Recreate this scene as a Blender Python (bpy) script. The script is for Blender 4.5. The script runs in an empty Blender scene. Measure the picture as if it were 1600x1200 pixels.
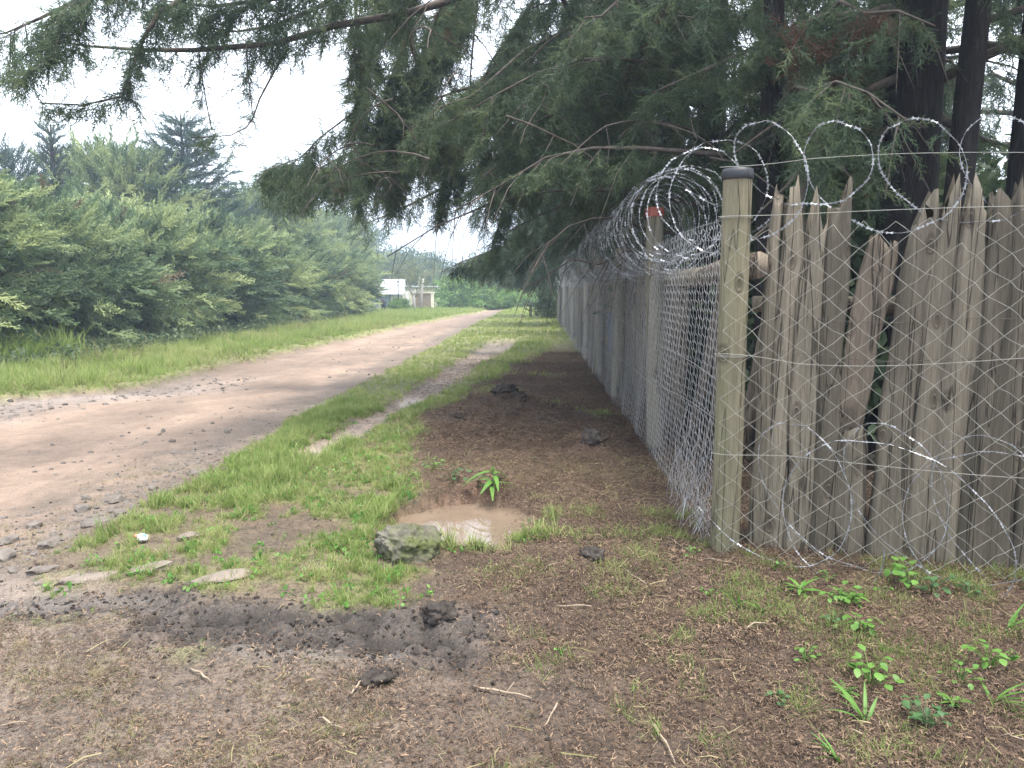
import bpy, math, random
import numpy as np
from mathutils import Vector, Matrix

SC = bpy.context.scene
COL = SC.collection
R = math.radians
rng = np.random.default_rng(7)
random.seed(7)

# ------------------------------------------------------------------ camera, sky, sun, exposure
PITCH = math.atan(145 / 1200)
cam_data = bpy.data.cameras.new('camera')
cam_data.sensor_width = 36.0
cam_data.lens = 27.0
cam_data.clip_start = 0.05
cam_data.clip_end = 3000
cam = bpy.data.objects.new('camera', cam_data)
cam.location = (0, 0, 1.5)
cam.rotation_euler = (math.pi / 2 - PITCH, 0, 0)
COL.objects.link(cam)
SC.camera = cam

SUN_DIR = Vector((0.24, -0.22, 1.0)).normalized()      # towards the sun: nearly overhead, a little behind the camera
world = bpy.data.worlds.new('World')
SC.world = world
world.use_nodes = True
wn, wl = world.node_tree.nodes, world.node_tree.links
wn.clear()
w_out = wn.new('ShaderNodeOutputWorld')
w_bg = wn.new('ShaderNodeBackground')
w_sky = wn.new('ShaderNodeTexSky')
w_sky.sky_type = 'NISHITA'
w_sky.sun_disc = False
w_sky.sun_elevation = math.asin(SUN_DIR.z)
w_sky.sun_rotation = math.atan2(SUN_DIR.x, SUN_DIR.y)
w_sky.air_density = 1.0
w_sky.dust_density = 4.0
w_mix = wn.new('ShaderNodeMix')                         # thin bright overcast over the blue
w_mix.data_type = 'RGBA'
w_mix.inputs['Factor'].default_value = 0.62
w_mix.inputs['B'].default_value = (16.0, 17.0, 18.5, 1)
w_tc = wn.new('ShaderNodeTexCoord'); w_no = wn.new('ShaderNodeTexNoise'); w_no.inputs['Scale'].default_value = 2.2; w_no.inputs['Detail'].default_value = 6
w_mr = wn.new('ShaderNodeMapRange'); w_mr.inputs['From Min'].default_value = 0.3; w_mr.inputs['From Max'].default_value = 0.7; w_mr.inputs['To Min'].default_value = 0.35; w_mr.inputs['To Max'].default_value = 0.9
wl.new(w_tc.outputs['Generated'], w_no.inputs['Vector']); wl.new(w_no.outputs['Fac'], w_mr.inputs['Value']); wl.new(w_mr.outputs[0], w_mix.inputs['Factor'])
wl.new(w_sky.outputs[0], w_mix.inputs['A'])
wl.new(w_mix.outputs['Result'], w_bg.inputs[0])
w_bg.inputs[1].default_value = 0.115
wl.new(w_bg.outputs[0], w_out.inputs[0])

sun_data = bpy.data.lights.new('sun', 'SUN')
sun_data.energy = 4.2
sun_data.angle = R(22)
sun_data.color = (1.0, 0.955, 0.88)
sun = bpy.data.objects.new('sun', sun_data)
sun.rotation_euler = (-SUN_DIR).to_track_quat('-Z', 'Y').to_euler()
COL.objects.link(sun)

SC.view_settings.view_transform = 'Standard'
SC.view_settings.look = 'None'
SC.view_settings.exposure = 1.08
SC.view_settings.gamma = 1.0
SC.view_settings.use_curve_mapping = False
SC.render.engine = 'CYCLES'
SC.cycles.max_bounces = 6
SC.cycles.diffuse_bounces = 3
SC.cycles.glossy_bounces = 2
SC.cycles.transmission_bounces = 3
SC.cycles.transparent_max_bounces = 4
SC.cycles.caustics_reflective = False
SC.cycles.caustics_refractive = False
HAZE = 0.0027

# ------------------------------------------------------------------ helpers: numbers
def sm(a, b, x):
    t = np.clip((np.asarray(x, float) - a) / (b - a), 0, 1)
    return t * t * (3 - 2 * t)

def _hash(ix, iy, seed):
    n = (ix.astype(np.int64) * 374761393 + iy.astype(np.int64) * 668265263 + seed * 1442695041) & 0x7fffffff
    n = ((n ^ (n >> 13)) * 1274126177) & 0x7fffffff
    n = (n ^ (n >> 16)) & 0xffff
    return n / 65535.0

def vnoise(x, y, seed=0):
    x = np.asarray(x, float); y = np.asarray(y, float)
    ix, iy = np.floor(x), np.floor(y)
    fx, fy = x - ix, y - iy
    fx = fx * fx * (3 - 2 * fx); fy = fy * fy * (3 - 2 * fy)
    a = _hash(ix, iy, seed); b = _hash(ix + 1, iy, seed)
    c = _hash(ix, iy + 1, seed); d = _hash(ix + 1, iy + 1, seed)
    return (a * (1 - fx) + b * fx) * (1 - fy) + (c * (1 - fx) + d * fx) * fy

def fbm(x, y, seed=0, octv=4):
    s = 0; a = 0.5; t = 0
    for k in range(octv):
        s = s + a * vnoise(x * 2 ** k, y * 2 ** k, seed + 17 * k); t += a; a *= 0.55
    return s / t                                        # 0..1

def seg_dist(x, y, pts):
    d = np.full(np.shape(x), 1e9)
    for (ax, ay), (bx, by) in zip(pts[:-1], pts[1:]):
        vx, vy = bx - ax, by - ay
        t = np.clip(((x - ax) * vx + (y - ay) * vy) / (vx * vx + vy * vy), 0, 1)
        d = np.minimum(d, np.hypot(x - ax - t * vx, y - ay - t * vy))
    return d

def bump(x, y, cx, cy, rx, ry):
    return np.exp(-(((x - cx) / rx) ** 2 + ((y - cy) / ry) ** 2))

# ------------------------------------------------------------------ helpers: objects
def tag(o, label=None, cat=None, group=None, kind=None):
    if label: o['label'] = label
    if cat: o['category'] = cat
    if group: o['group'] = group
    if kind: o['kind'] = kind
    return o

def link(name, me, mat=None, parent=None):
    o = bpy.data.objects.new(name, me)
    if mat is not None and me is not None and not me.materials: me.materials.append(mat)
    COL.objects.link(o)
    if parent is not None: o.parent = parent
    return o

def thing(name, loc, label, cat, group=None):
    o = bpy.data.objects.new(name, None)
    o.empty_display_size = 0.2
    o.location = loc
    COL.objects.link(o)
    return tag(o, label, cat, group)

def put(name, me, mat, root):
    """a part whose mesh is given in world coordinates"""
    o = link(name, me, mat, root)
    o.matrix_parent_inverse = Matrix.Translation(-Vector(root.location))
    return o

class MB:
    """collects vertices and faces"""
    def __init__(s): s.v = []; s.f = []; s.n = 0
    def add(s, v, f):
        v = np.asarray(v, float).reshape(-1, 3)
        s.v.append(v)
        s.f.extend([tuple(i + s.n for i in q) for q in f])
        s.n += len(v)
    def tube(s, pts, rad, n=6, cap=True):
        pts = [Vector(p) for p in pts]
        if np.isscalar(rad): rad = [rad] * len(pts)
        ring = []
        up = None
        for i, p in enumerate(pts):
            d = (pts[min(i + 1, len(pts) - 1)] - pts[max(i - 1, 0)])
            d = d.normalized() if d.length > 1e-9 else Vector((0, 0, 1))
            if up is None:
                up = d.orthogonal().normalized()
            else:
                up = up - d * up.dot(d)
                up = up.normalized() if up.length > 1e-6 else d.orthogonal().normalized()
            b = d.cross(up)
            for k in range(n):
                a = 2 * math.pi * k / n
                ring.append(p + (up * math.cos(a) + b * math.sin(a)) * rad[i])
        f = []
        for i in range(len(pts) - 1):
            for k in range(n):
                k2 = (k + 1) % n
                f.append((i * n + k, i * n + k2, (i + 1) * n + k2, (i + 1) * n + k))
        if cap:
            f.append(tuple(range(n - 1, -1, -1)))
            f.append(tuple((len(pts) - 1) * n + k for k in range(n)))
        s.add([tuple(q) for q in ring], f)
    def box(s, c, size, rz=0.0, bev=0.0):
        hx, hy, hz = [q / 2 for q in size]
        v = [(x, y, z) for z in (-hz, hz) for x, y in ((-hx, -hy), (hx, -hy), (hx, hy), (-hx, hy))]
        ca, sa = math.cos(rz), math.sin(rz)
        v = [(c[0] + x * ca - y * sa, c[1] + x * sa + y * ca, c[2] + z) for x, y, z in v]
        s.add(v, [(3, 2, 1, 0), (4, 5, 6, 7), (0, 1, 5, 4), (1, 2, 6, 5), (2, 3, 7, 6), (3, 0, 4, 7)])
    def mesh(s, name, smooth=False):
        me = bpy.data.meshes.new(name)
        me.from_pydata(np.concatenate(s.v).tolist() if s.v else [], [], s.f)
        if smooth: me.polygons.foreach_set('use_smooth', [True] * len(me.polygons))
        me.update()
        return me

def tris_mesh(name, verts, faces):
    me = bpy.data.meshes.new(name)
    me.from_pydata(np.asarray(verts).tolist(), [], [tuple(f) for f in faces])
    me.update()
    return me

def scatter(name, variants, pos, rot, scl, idx, tint, parent=None):
    """one object: many instanced copies of small meshes, through geometry nodes"""
    pos = np.asarray(pos, float)
    me = bpy.data.meshes.new(name)
    me.vertices.add(len(pos))
    off = np.array(parent.location) if parent is not None else 0
    me.vertices.foreach_set('co', (pos - off).astype(np.float32).ravel())
    a = me.attributes.new('rot', 'FLOAT_VECTOR', 'POINT'); a.data.foreach_set('vector', np.asarray(rot, np.float32).ravel())
    a = me.attributes.new('scl', 'FLOAT', 'POINT'); a.data.foreach_set('value', np.asarray(scl, np.float32))
    a = me.attributes.new('idx', 'INT', 'POINT'); a.data.foreach_set('value', np.asarray(idx, np.int32))
    a = me.attributes.new('tint', 'FLOAT', 'POINT'); a.data.foreach_set('value', np.asarray(tint, np.float32))
    o = bpy.data.objects.new(name, me)
    COL.objects.link(o)
    if parent is not None: o.parent = parent
    key = 'scatter_' + '_'.join(v.name for v in variants)
    ng = bpy.data.node_groups.get(key)
    if ng is None:
        ng = bpy.data.node_groups.new(key, 'GeometryNodeTree')
        ng.interface.new_socket('Geometry', in_out='INPUT', socket_type='NodeSocketGeometry')
        ng.interface.new_socket('Geometry', in_out='OUTPUT', socket_type='NodeSocketGeometry')
        N, L = ng.nodes, ng.links
        gi = N.new('NodeGroupInput'); go = N.new('NodeGroupOutput')
        iop = N.new('GeometryNodeInstanceOnPoints')
        g2i = N.new('GeometryNodeGeometryToInstance')
        for s in reversed(variants):
            oi = N.new('GeometryNodeObjectInfo')
            oi.inputs['Object'].default_value = s
            oi.inputs['As Instance'].default_value = False
            L.new(oi.outputs['Geometry'], g2i.inputs[0])
        def attr(n, t):
            x = N.new('GeometryNodeInputNamedAttribute'); x.data_type = t
            x.inputs['Name'].default_value = n
            return x.outputs['Attribute']
        L.new(gi.outputs[0], iop.inputs['Points']); L.new(g2i.outputs[0], iop.inputs['Instance'])
        iop.inputs['Pick Instance'].default_value = True
        L.new(attr('idx', 'INT'), iop.inputs['Instance Index'])
        L.new(attr('rot', 'FLOAT_VECTOR'), iop.inputs['Rotation'])
        L.new(attr('scl', 'FLOAT'), iop.inputs['Scale'])
        L.new(iop.outputs[0], go.inputs[0])
    md = o.modifiers.new('scatter', 'NODES'); md.node_group = ng
    o['kind'] = 'stuff'
    return o

def source(name, me, mat):
    me.materials.append(mat)
    return bpy.data.objects.new(name, me)               # never linked: only its mesh is used

# ------------------------------------------------------------------ helpers: materials
class NT:
    def __init__(s, name):
        s.m = bpy.data.materials.new(name); s.m.use_nodes = True
        s.t = s.m.node_tree; s.n = s.t.nodes; s.l = s.t.links
        s.b = s.n['Principled BSDF']; s.out = s.n['Material Output']
    def new(s, t, **kw):
        x = s.n.new(t)
        for k, v in kw.items(): setattr(x, k, v)
        return x
    def to(s, a, b): s.l.new(a, b)
    def noise(s, scale, detail=4, rough=0.55, vec=None, dist=0.0):
        x = s.new('ShaderNodeTexNoise'); x.inputs['Scale'].default_value = scale
        x.inputs['Detail'].default_value = detail; x.inputs['Roughness'].default_value = rough
        x.inputs['Distortion'].default_value = dist
        if vec is not None: s.to(vec, x.inputs['Vector'])
        return x.outputs['Fac']
    def coords(s, which='Object', scale=(1, 1, 1)):
        c = s.new('ShaderNodeTexCoord'); m = s.new('ShaderNodeMapping')
        m.inputs['Scale'].default_value = scale
        s.to(c.outputs[which], m.inputs['Vector'])
        return m.outputs[0]
    def ramp(s, fac, stops):
        x = s.new('ShaderNodeValToRGB'); e = x.color_ramp.elements
        while len(e) < len(stops): e.new(0.5)
        for k, (p, c) in enumerate(stops):
            e[k].position = p; e[k].color = (*c, 1)
        s.to(fac, x.inputs[0]); return x.outputs[0]
    def mix(s, fac, a, b, mode='MIX'):
        x = s.new('ShaderNodeMix', data_type='RGBA', blend_type=mode)
        for sock, v in ((x.inputs['Factor'], fac), (x.inputs['A'], a), (x.inputs['B'], b)):
            if hasattr(v, 'is_output'): s.to(v, sock)
            elif isinstance(v, (int, float)): sock.default_value = v
            else: sock.default_value = (*v, 1)
        return x.outputs['Result']
    def math(s, op, a, b=None):
        x = s.new('ShaderNodeMath', operation=op)
        for k, v in enumerate((a, b)):
            if v is None: continue
            if hasattr(v, 'is_output'): s.to(v, x.inputs[k])
            else: x.inputs[k].default_value = v
        return x.outputs[0]
    def attr(s, name, typ='GEOMETRY'):
        x = s.new('ShaderNodeAttribute', attribute_name=name, attribute_type=typ); return x
    def bump(s, h, strength=0.5, dist=0.01):
        x = s.new('ShaderNodeBump'); x.inputs['Strength'].default_value = strength
        x.inputs['Distance'].default_value = dist
        s.to(h, x.inputs['Height']); s.to(x.outputs[0], s.b.inputs['Normal'])
    def set(s, rough=None, spec=None, metal=None, color=None):
        if rough is not None: s.b.inputs['Roughness'].default_value = rough
        if spec is not None: s.b.inputs['Specular IOR Level'].default_value = spec
        if metal is not None: s.b.inputs['Metallic'].default_value = metal
        if color is not None:
            if hasattr(color, 'is_output'): s.to(color, s.b.inputs['Base Color'])
            else: s.b.inputs['Base Color'].default_value = (*color, 1)
        return s

def leaf_mat(name, dark, mid, light, trans=0.35, rough=0.55, brown=None):
    """foliage: hue varies from spray to spray; part of the light comes through"""
    n = NT(name)
    oi = n.new('ShaderNodeObjectInfo')
    t = n.attr('tint', 'INSTANCER').outputs['Fac']
    f = n.math('ADD', n.math('MULTIPLY', oi.outputs['Random'], 0.45), n.math('MULTIPLY', t, 0.55))
    stops = [(0.12, dark), (0.5, mid), (0.88, light)]
    if brown: stops = [(0.0, brown), (0.05, brown), (0.12, dark), (0.5, mid), (0.9, light)]
    col = n.ramp(f, stops)
    n.set(rough=rough, spec=0.25, color=col)
    tr = n.new('ShaderNodeBsdfTranslucent'); n.to(col, tr.inputs[0])
    mx = n.new('ShaderNodeMixShader'); mx.inputs[0].default_value = trans
    n.to(n.b.outputs[0], mx.inputs[1]); n.to(tr.outputs[0], mx.inputs[2])
    n.to(mx.outputs[0], n.out.inputs[0])
    return n.m

M = {}
M['cypress'] = leaf_mat('cypress_foliage', (0.046, 0.078, 0.05), (0.09, 0.13, 0.071), (0.17, 0.205, 0.09), 0.5, brown=(0.11, 0.06, 0.04))
M['cypress_far'] = leaf_mat('cypress_foliage_road', (0.048, 0.078, 0.058), (0.088, 0.126, 0.082), (0.15, 0.185, 0.105), 0.42)
M['hedge'] = leaf_mat('hedge_foliage', (0.055, 0.10, 0.058), (0.16, 0.225, 0.11), (0.37, 0.42, 0.19), 0.4, brown=(0.17, 0.13, 0.08))
M['conifer'] = leaf_mat('conifer_foliage', (0.035, 0.066, 0.05), (0.055, 0.095, 0.068), (0.085, 0.125, 0.08), 0.3)
M['broad'] = leaf_mat('broad_foliage', (0.05, 0.08, 0.04), (0.09, 0.13, 0.065), (0.15, 0.19, 0.10), 0.35)
M['olive'] = leaf_mat('young_tree_leaf', (0.10, 0.12, 0.06), (0.18, 0.20, 0.10), (0.28, 0.29, 0.17), 0.4)
M['privet'] = leaf_mat('clipped_foliage', (0.09, 0.17, 0.045), (0.155, 0.27, 0.075), (0.26, 0.38, 0.11), 0.42)
M['grass'] = leaf_mat('green_grass', (0.105, 0.165, 0.038), (0.20, 0.275, 0.075), (0.38, 0.385, 0.17), 0.5, 0.6)
M['tallgrass'] = leaf_mat('verge_grass', (0.14, 0.21, 0.05), (0.24, 0.32, 0.085), (0.40, 0.40, 0.18), 0.5, 0.6)
M['drygrass'] = leaf_mat('dry_grass', (0.11, 0.13, 0.045), (0.2, 0.19, 0.085), (0.30, 0.25, 0.14), 0.35, 0.7)
M['weed'] = leaf_mat('weed_leaf', (0.06, 0.16, 0.03), (0.10, 0.23, 0.045), (0.17, 0.31, 0.07), 0.4, 0.45)
M['litter'] = leaf_mat('needle_litter', (0.028, 0.018, 0.012), (0.075, 0.048, 0.032), (0.21, 0.145, 0.095), 0.0, 0.85)

def simple(name, stops, scale, rough=0.8, spec=0.3, bstr=0.4, bdist=0.004, which='Object', sc=(1, 1, 1), metal=0.0, detail=5):
    n = NT(name); v = n.coords(which, sc)
    f = n.noise(scale, detail, 0.6, v)
    n.set(rough, spec, metal, n.ramp(f, stops))
    n.bump(n.noise(scale * 2.3, 5, 0.65, v), bstr, bdist)
    return n.m

def wood(name, a, b, c, crack=0.55, seed=0.0, green=None):
    n = NT(name)
    tc = n.new('ShaderNodeTexCoord'); oi = n.new('ShaderNodeObjectInfo')
    off = n.new('ShaderNodeVectorMath', operation='SCALE'); off.inputs[0].default_value = (31, 17, 23)
    n.to(oi.outputs['Random'], off.inputs['Scale'])
    ad = n.new('ShaderNodeVectorMath', operation='ADD'); n.to(tc.outputs['Object'], ad.inputs[0]); n.to(off.outputs[0], ad.inputs[1])
    def mp(sc):
        m = n.new('ShaderNodeMapping'); m.inputs['Scale'].default_value = sc; n.to(ad.outputs[0], m.inputs['Vector']); return m.outputs[0]
    grain = n.noise(1.0, 6, 0.62, mp((48, 48, 3.2)), 1.2)
    blot = n.noise(1.0, 4, 0.55, mp((7, 7, 1.8)))
    fine = n.noise(1.0, 3, 0.6, mp((160, 160, 7)))
    col = n.ramp(n.math('ADD', n.math('MULTIPLY', grain, .65), n.math('MULTIPLY', fine, .35)), [(0.3, a), (0.5, b), (0.72, c)])
    col = n.mix(n.ramp(blot, [(0.3, (0, 0, 0)), (0.75, (1, 1, 1))]), n.mix(0.6, col, a), col)
    rr = n.math('ADD', n.math('MULTIPLY', oi.outputs['Random'], 0.7), 0.6)
    hs = n.new('ShaderNodeHueSaturation'); n.to(rr, hs.inputs['Value']); n.to(col, hs.inputs['Color'])
    hs.inputs['Saturation'].default_value = 0.95
    col = hs.outputs[0]
    if green:
        gm = n.noise(1.0, 3, 0.5, mp((5, 5, 1.2)), 0.4)
        col = n.mix(n.ramp(gm, [(0.45, (0, 0, 0)), (0.7, (0.6, 0.6, 0.6))]), col, green)
    # long drying cracks
    cr = n.noise(1.0, 3, 0.5, mp((10, 10, 0.5)), 0.5)
    ck = n.ramp(cr, [(0.5 - 0.012, (0, 0, 0)), (0.5, (1, 1, 1)), (0.5 + 0.012, (0, 0, 0))])
    col = n.mix(n.math('MULTIPLY', ck, crack), col, (0.02, 0.016, 0.012))
    # knots
    vo = n.new('ShaderNodeTexVoronoi', voronoi_dimensions='2D'); vo.inputs['Scale'].default_value = 1.0
    sx = n.new('ShaderNodeSeparateXYZ'); n.to(mp((4.4, 4.4, 2.0)), sx.inputs[0])
    cx = n.new('ShaderNodeCombineXYZ'); n.to(sx.outputs['X'], cx.inputs[0]); n.to(sx.outputs['Z'], cx.inputs[1]); n.to(cx.outputs[0], vo.inputs['Vector'])
    kn = n.ramp(vo.outputs['Distance'], [(0.0, (1, 1, 1)), (0.045, (0.8, 0.8, 0.8)), (0.065, (0.25, 0.25, 0.25)), (0.085, (0.6, 0.6, 0.6)), (0.14, (0, 0, 0))])
    col = n.mix(n.math('MULTIPLY', kn, 0.75), col, (0.05, 0.036, 0.026))
    n.set(0.85, 0.25, 0, col)
    h = n.math('SUBTRACT', n.math('ADD', grain, n.math('MULTIPLY', blot, 0.6)), n.math('MULTIPLY', ck, 1.0))
    n.bump(n.math("SUBTRACT", h, n.math("MULTIPLY", kn, 0.8)), 1.0, 0.014)
    return n.m

M['paling'] = wood('weathered_paling', (0.10, 0.085, 0.06), (0.178, 0.151, 0.112), (0.265, 0.226, 0.17), 0.65)
M['split'] = wood('split_paling', (0.085, 0.066, 0.047), (0.165, 0.132, 0.098), (0.26, 0.212, 0.16), 0.7)
M['post'] = wood('treated_post', (0.085, 0.074, 0.046), (0.15, 0.132, 0.085), (0.215, 0.192, 0.13), 0.18, green=(0.17, 0.175, 0.09))
M['post_old'] = wood('old_post', (0.14, 0.125, 0.09), (0.23, 0.21, 0.155), (0.32, 0.295, 0.225), 0.4)
M['bark'] = simple('cypress_bark', [(0.25, (0.010, 0.009, 0.009)), (0.5, (0.024, 0.021, 0.02)), (0.78, (0.05, 0.044, 0.041))], 9, 0.9, 0.2, 1.0, 0.03, sc=(3, 3, 0.5))
M['twig'] = simple('twig_bark', [(0.3, (0.045, 0.037, 0.032)), (0.7, (0.13, 0.108, 0.092))], 12, 0.9, 0.2, 0.3, 0.003)
M['deadwood'] = simple('dead_wood', [(0.3, (0.055, 0.044, 0.034)), (0.7, (0.13, 0.108, 0.083))], 14, 0.9, 0.2, 0.5, 0.004, sc=(2, 2, 0.4))
M['stick'] = simple('dry_stick', [(0.3, (0.15, 0.11, 0.08)), (0.7, (0.31, 0.25, 0.185))], 18, 0.8, 0.2, 0.4, 0.003)
M['galv'] = simple('galvanised_wire', [(0.3, (0.17, 0.175, 0.185)), (0.7, (0.37, 0.38, 0.395))], 30, 0.45, 0.5, 0.1, 0.0005, metal=0.35)
M['mesh_wire'] = simple('chain_link_wire', [(0.3, (0.22, 0.215, 0.185)), (0.7, (0.36, 0.35, 0.305))], 22, 0.5, 0.4, 0.1, 0.0005, metal=0.25)
M['poultry'] = simple('poultry_wire', [(0.3, (0.17, 0.17, 0.17)), (0.7, (0.30, 0.30, 0.30))], 25, 0.5, 0.4, 0.1, 0.0005, metal=0.25)
M['rust'] = simple('old_wire', [(0.3, (0.05, 0.04, 0.034)), (0.7, (0.14, 0.11, 0.09))], 25, 0.7, 0.3, 0.1, 0.0005)
M['cap'] = simple('bitumen_cap', [(0.3, (0.012, 0.013, 0.016)), (0.7, (0.03, 0.032, 0.038))], 20, 0.55, 0.4, 0.2, 0.002)
M['redcap'] = simple('red_oxide_paint', [(0.3, (0.17, 0.045, 0.03)), (0.7, (0.28, 0.085, 0.06))], 15, 0.7, 0.3, 0.3, 0.002)
M['stone'] = simple('road_stone', [(0.25, (0.07, 0.06, 0.052)), (0.5, (0.125, 0.108, 0.094)), (0.8, (0.20, 0.178, 0.156))], 9, 0.85, 0.3, 0.5, 0.006)
M['slab'] = simple('flat_stone', [(0.25, (0.10, 0.08, 0.066)), (0.5, (0.16, 0.132, 0.11)), (0.8, (0.22, 0.187, 0.16))], 8, 0.85, 0.3, 0.4, 0.004)
M['clod'] = simple('wet_soil', [(0.25, (0.013, 0.010, 0.009)), (0.5, (0.03, 0.024, 0.02)), (0.8, (0.062, 0.05, 0.042))], 25, 0.8, 0.3, 0.6, 0.006)
M['tin'] = simple('roof_sheet', [(0.3, (0.55, 0.57, 0.60)), (0.7, (0.78, 0.80, 0.82))], 1.5, 0.4, 0.5, 0.1, 0.003, metal=0.3)
M['tin_blue'] = simple('blue_grey_sheet', [(0.3, (0.36, 0.42, 0.50)), (0.7, (0.50, 0.56, 0.63))], 2, 0.5, 0.4, 0.1, 0.003)
M['tin_door'] = simple('blue_door_paint', [(0.3, (0.20, 0.27, 0.37)), (0.7, (0.30, 0.37, 0.47))], 2, 0.5, 0.4, 0.1, 0.003)
M['white_wall'] = simple('white_render', [(0.3, (0.60, 0.59, 0.56)), (0.7, (0.76, 0.75, 0.72))], 1.5, 0.8, 0.3, 0.1, 0.003)
M['cream'] = simple('cream_render', [(0.3, (0.62, 0.57, 0.45)), (0.7, (0.76, 0.71, 0.59))], 1.5, 0.8, 0.3, 0.1, 0.003)
M['block'] = simple('quarry_block', [(0.3, (0.26, 0.20, 0.145)), (0.7, (0.38, 0.305, 0.23))], 4, 0.85, 0.3, 0.3, 0.004)
M['mortar'] = simple('mortar', [(0.3, (0.36, 0.32, 0.27)), (0.7, (0.46, 0.42, 0.37))], 6, 0.9, 0.2, 0.2, 0.003)
M['glass'] = simple('dark_glass', [(0.3, (0.05, 0.055, 0.09)), (0.7, (0.07, 0.08, 0.12))], 2, 0.1, 0.5, 0.0, 0.001)
M['greypost'] = simple('weathered_pole', [(0.3, (0.30, 0.28, 0.25)), (0.7, (0.48, 0.45, 0.41))], 5, 0.85, 0.3, 0.3, 0.004, sc=(3, 3, .4))
M['darkpost'] = simple('dark_pole', [(0.3, (0.05, 0.05, 0.05)), (0.7, (0.11, 0.11, 0.105))], 5, 0.8, 0.3, 0.2, 0.004)
M['cable'] = simple('cable', [(0.3, (0.16, 0.16, 0.18)), (0.7, (0.26, 0.26, 0.29))], 5, 0.6, 0.3, 0.0, 0.001)
M['wrapper'] = simple('plastic_film', [(0.3, (0.72, 0.78, 0.74)), (0.7, (0.85, 0.86, 0.84))], 6, 0.3, 0.5, 0.3, 0.004)
M['wrapper_green'] = simple('green_print', [(0.3, (0.03, 0.28, 0.15)), (0.7, (0.05, 0.36, 0.2))], 6, 0.3, 0.5, 0.1, 0.004)
M['wrapper_red'] = simple('red_print', [(0.3, (0.45, 0.10, 0.05)), (0.7, (0.5, 0.14, 0.06))], 6, 0.3, 0.5, 0.1, 0.004)
M['cloth_dark'] = simple('dark_cloth', [(0.3, (0.02, 0.02, 0.024)), (0.7, (0.05, 0.05, 0.055))], 6, 0.9, 0.1, 0.3, 0.004)
M['cloth_pale'] = simple('pale_pink_cloth', [(0.3, (0.42, 0.30, 0.27)), (0.7, (0.52, 0.38, 0.34))], 6, 0.9, 0.1, 0.3, 0.004)
M['skin'] = simple('brown_skin', [(0.3, (0.09, 0.05, 0.035)), (0.7, (0.12, 0.07, 0.05))], 6, 0.6, 0.3, 0.0, 0.004)
M['bluecloth'] = simple('blue_tarpaulin', [(0.3, (0.035, 0.055, 0.095)), (0.7, (0.06, 0.085, 0.13))], 4, 0.6, 0.3, 0.3, 0.01)

def mossy():
    n = NT('mossy_rock'); v = n.coords('Object')
    c = n.ramp(n.noise(14, 6, 0.65, v), [(0.3, (0.06, 0.055, 0.045)), (0.55, (0.13, 0.12, 0.095)), (0.8, (0.24, 0.22, 0.18))])
    m = n.ramp(n.noise(6, 5, 0.6, v), [(0.42, (0, 0, 0)), (0.62, (1, 1, 1))])
    g = n.ramp(n.noise(60, 3, 0.6, v), [(0.3, (0.035, 0.045, 0.014)), (0.7, (0.10, 0.115, 0.04))])
    n.set(0.9, 0.2, 0, n.mix(m, c, g))
    n.bump(n.noise(45, 6, 0.7, v), 0.9, 0.012)
    return n.m
M['moss'] = mossy()

def ground_mat(name, gravelly):
    n = NT(name); v = n.coords('Object')
    base = n.attr('col').outputs['Color']
    wet = n.attr('wet').outputs['Fac']
    f1 = n.noise(9, 6, 0.65, v); f2 = n.noise(70, 5, 0.7, v); f3 = n.noise(260, 3, 0.7, v)
    g = n.math('ADD', n.math('MULTIPLY', f1, 0.5), n.math('ADD', n.math('MULTIPLY', f2, 0.85), n.math('MULTIPLY', f3, 0.65)))
    var = n.ramp(g, [(0.62, (0.42, 0.40, 0.38)), (0.98, (0.98, 0.98, 0.98)), (1.3, (1.75, 1.68, 1.6))]) if not gravelly else \
        n.ramp(g, [(0.62, (0.66, 0.63, 0.6)), (0.98, (1, 1, 1)), (1.3, (1.3, 1.28, 1.26))])
    col = n.mix(1.0, base, var, 'MULTIPLY')
    if gravelly:
        vo = n.new('ShaderNodeTexVoronoi'); vo.inputs['Scale'].default_value = 45; n.to(v, vo.inputs['Vector'])
        pe = n.ramp(vo.outputs['Distance'], [(0.0, (1, 1, 1)), (0.16, (1, 1, 1)), (0.24, (0, 0, 0))])
        sel = n.new('ShaderNodeSeparateColor'); n.to(vo.outputs['Color'], sel.inputs[0])
        pm = n.math('MULTIPLY', pe, n.math('GREATER_THAN', sel.outputs[0], 0.72))
        col = n.mix(n.math('MULTIPLY', pm, 0.55), col, n.ramp(sel.outputs[1], [(0, (0.12, 0.10, 0.09)), (1, (0.5, 0.45, 0.4))]))
    rr = n.math('SUBTRACT', 0.92, n.math('MULTIPLY', wet, 0.66))
    n.to(rr, n.b.inputs['Roughness'])
    n.set(None, 0.35, 0, col)
    h = n.math('ADD', n.math('MULTIPLY', f2, 1.0), n.math('MULTIPLY', f3, 0.5))
    x = n.new('ShaderNodeBump'); x.inputs['Distance'].default_value = 0.02
    st = n.math('SUBTRACT', 0.75 if not gravelly else 0.55, n.math('MULTIPLY', wet, 0.45)); n.to(st, x.inputs['Strength'])
    n.to(h, x.inputs['Height']); n.to(x.outputs[0], n.b.inputs['Normal'])
    return n.m
M['ground'] = ground_mat('soil', False)
M['road'] = ground_mat('laterite', True)

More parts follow.
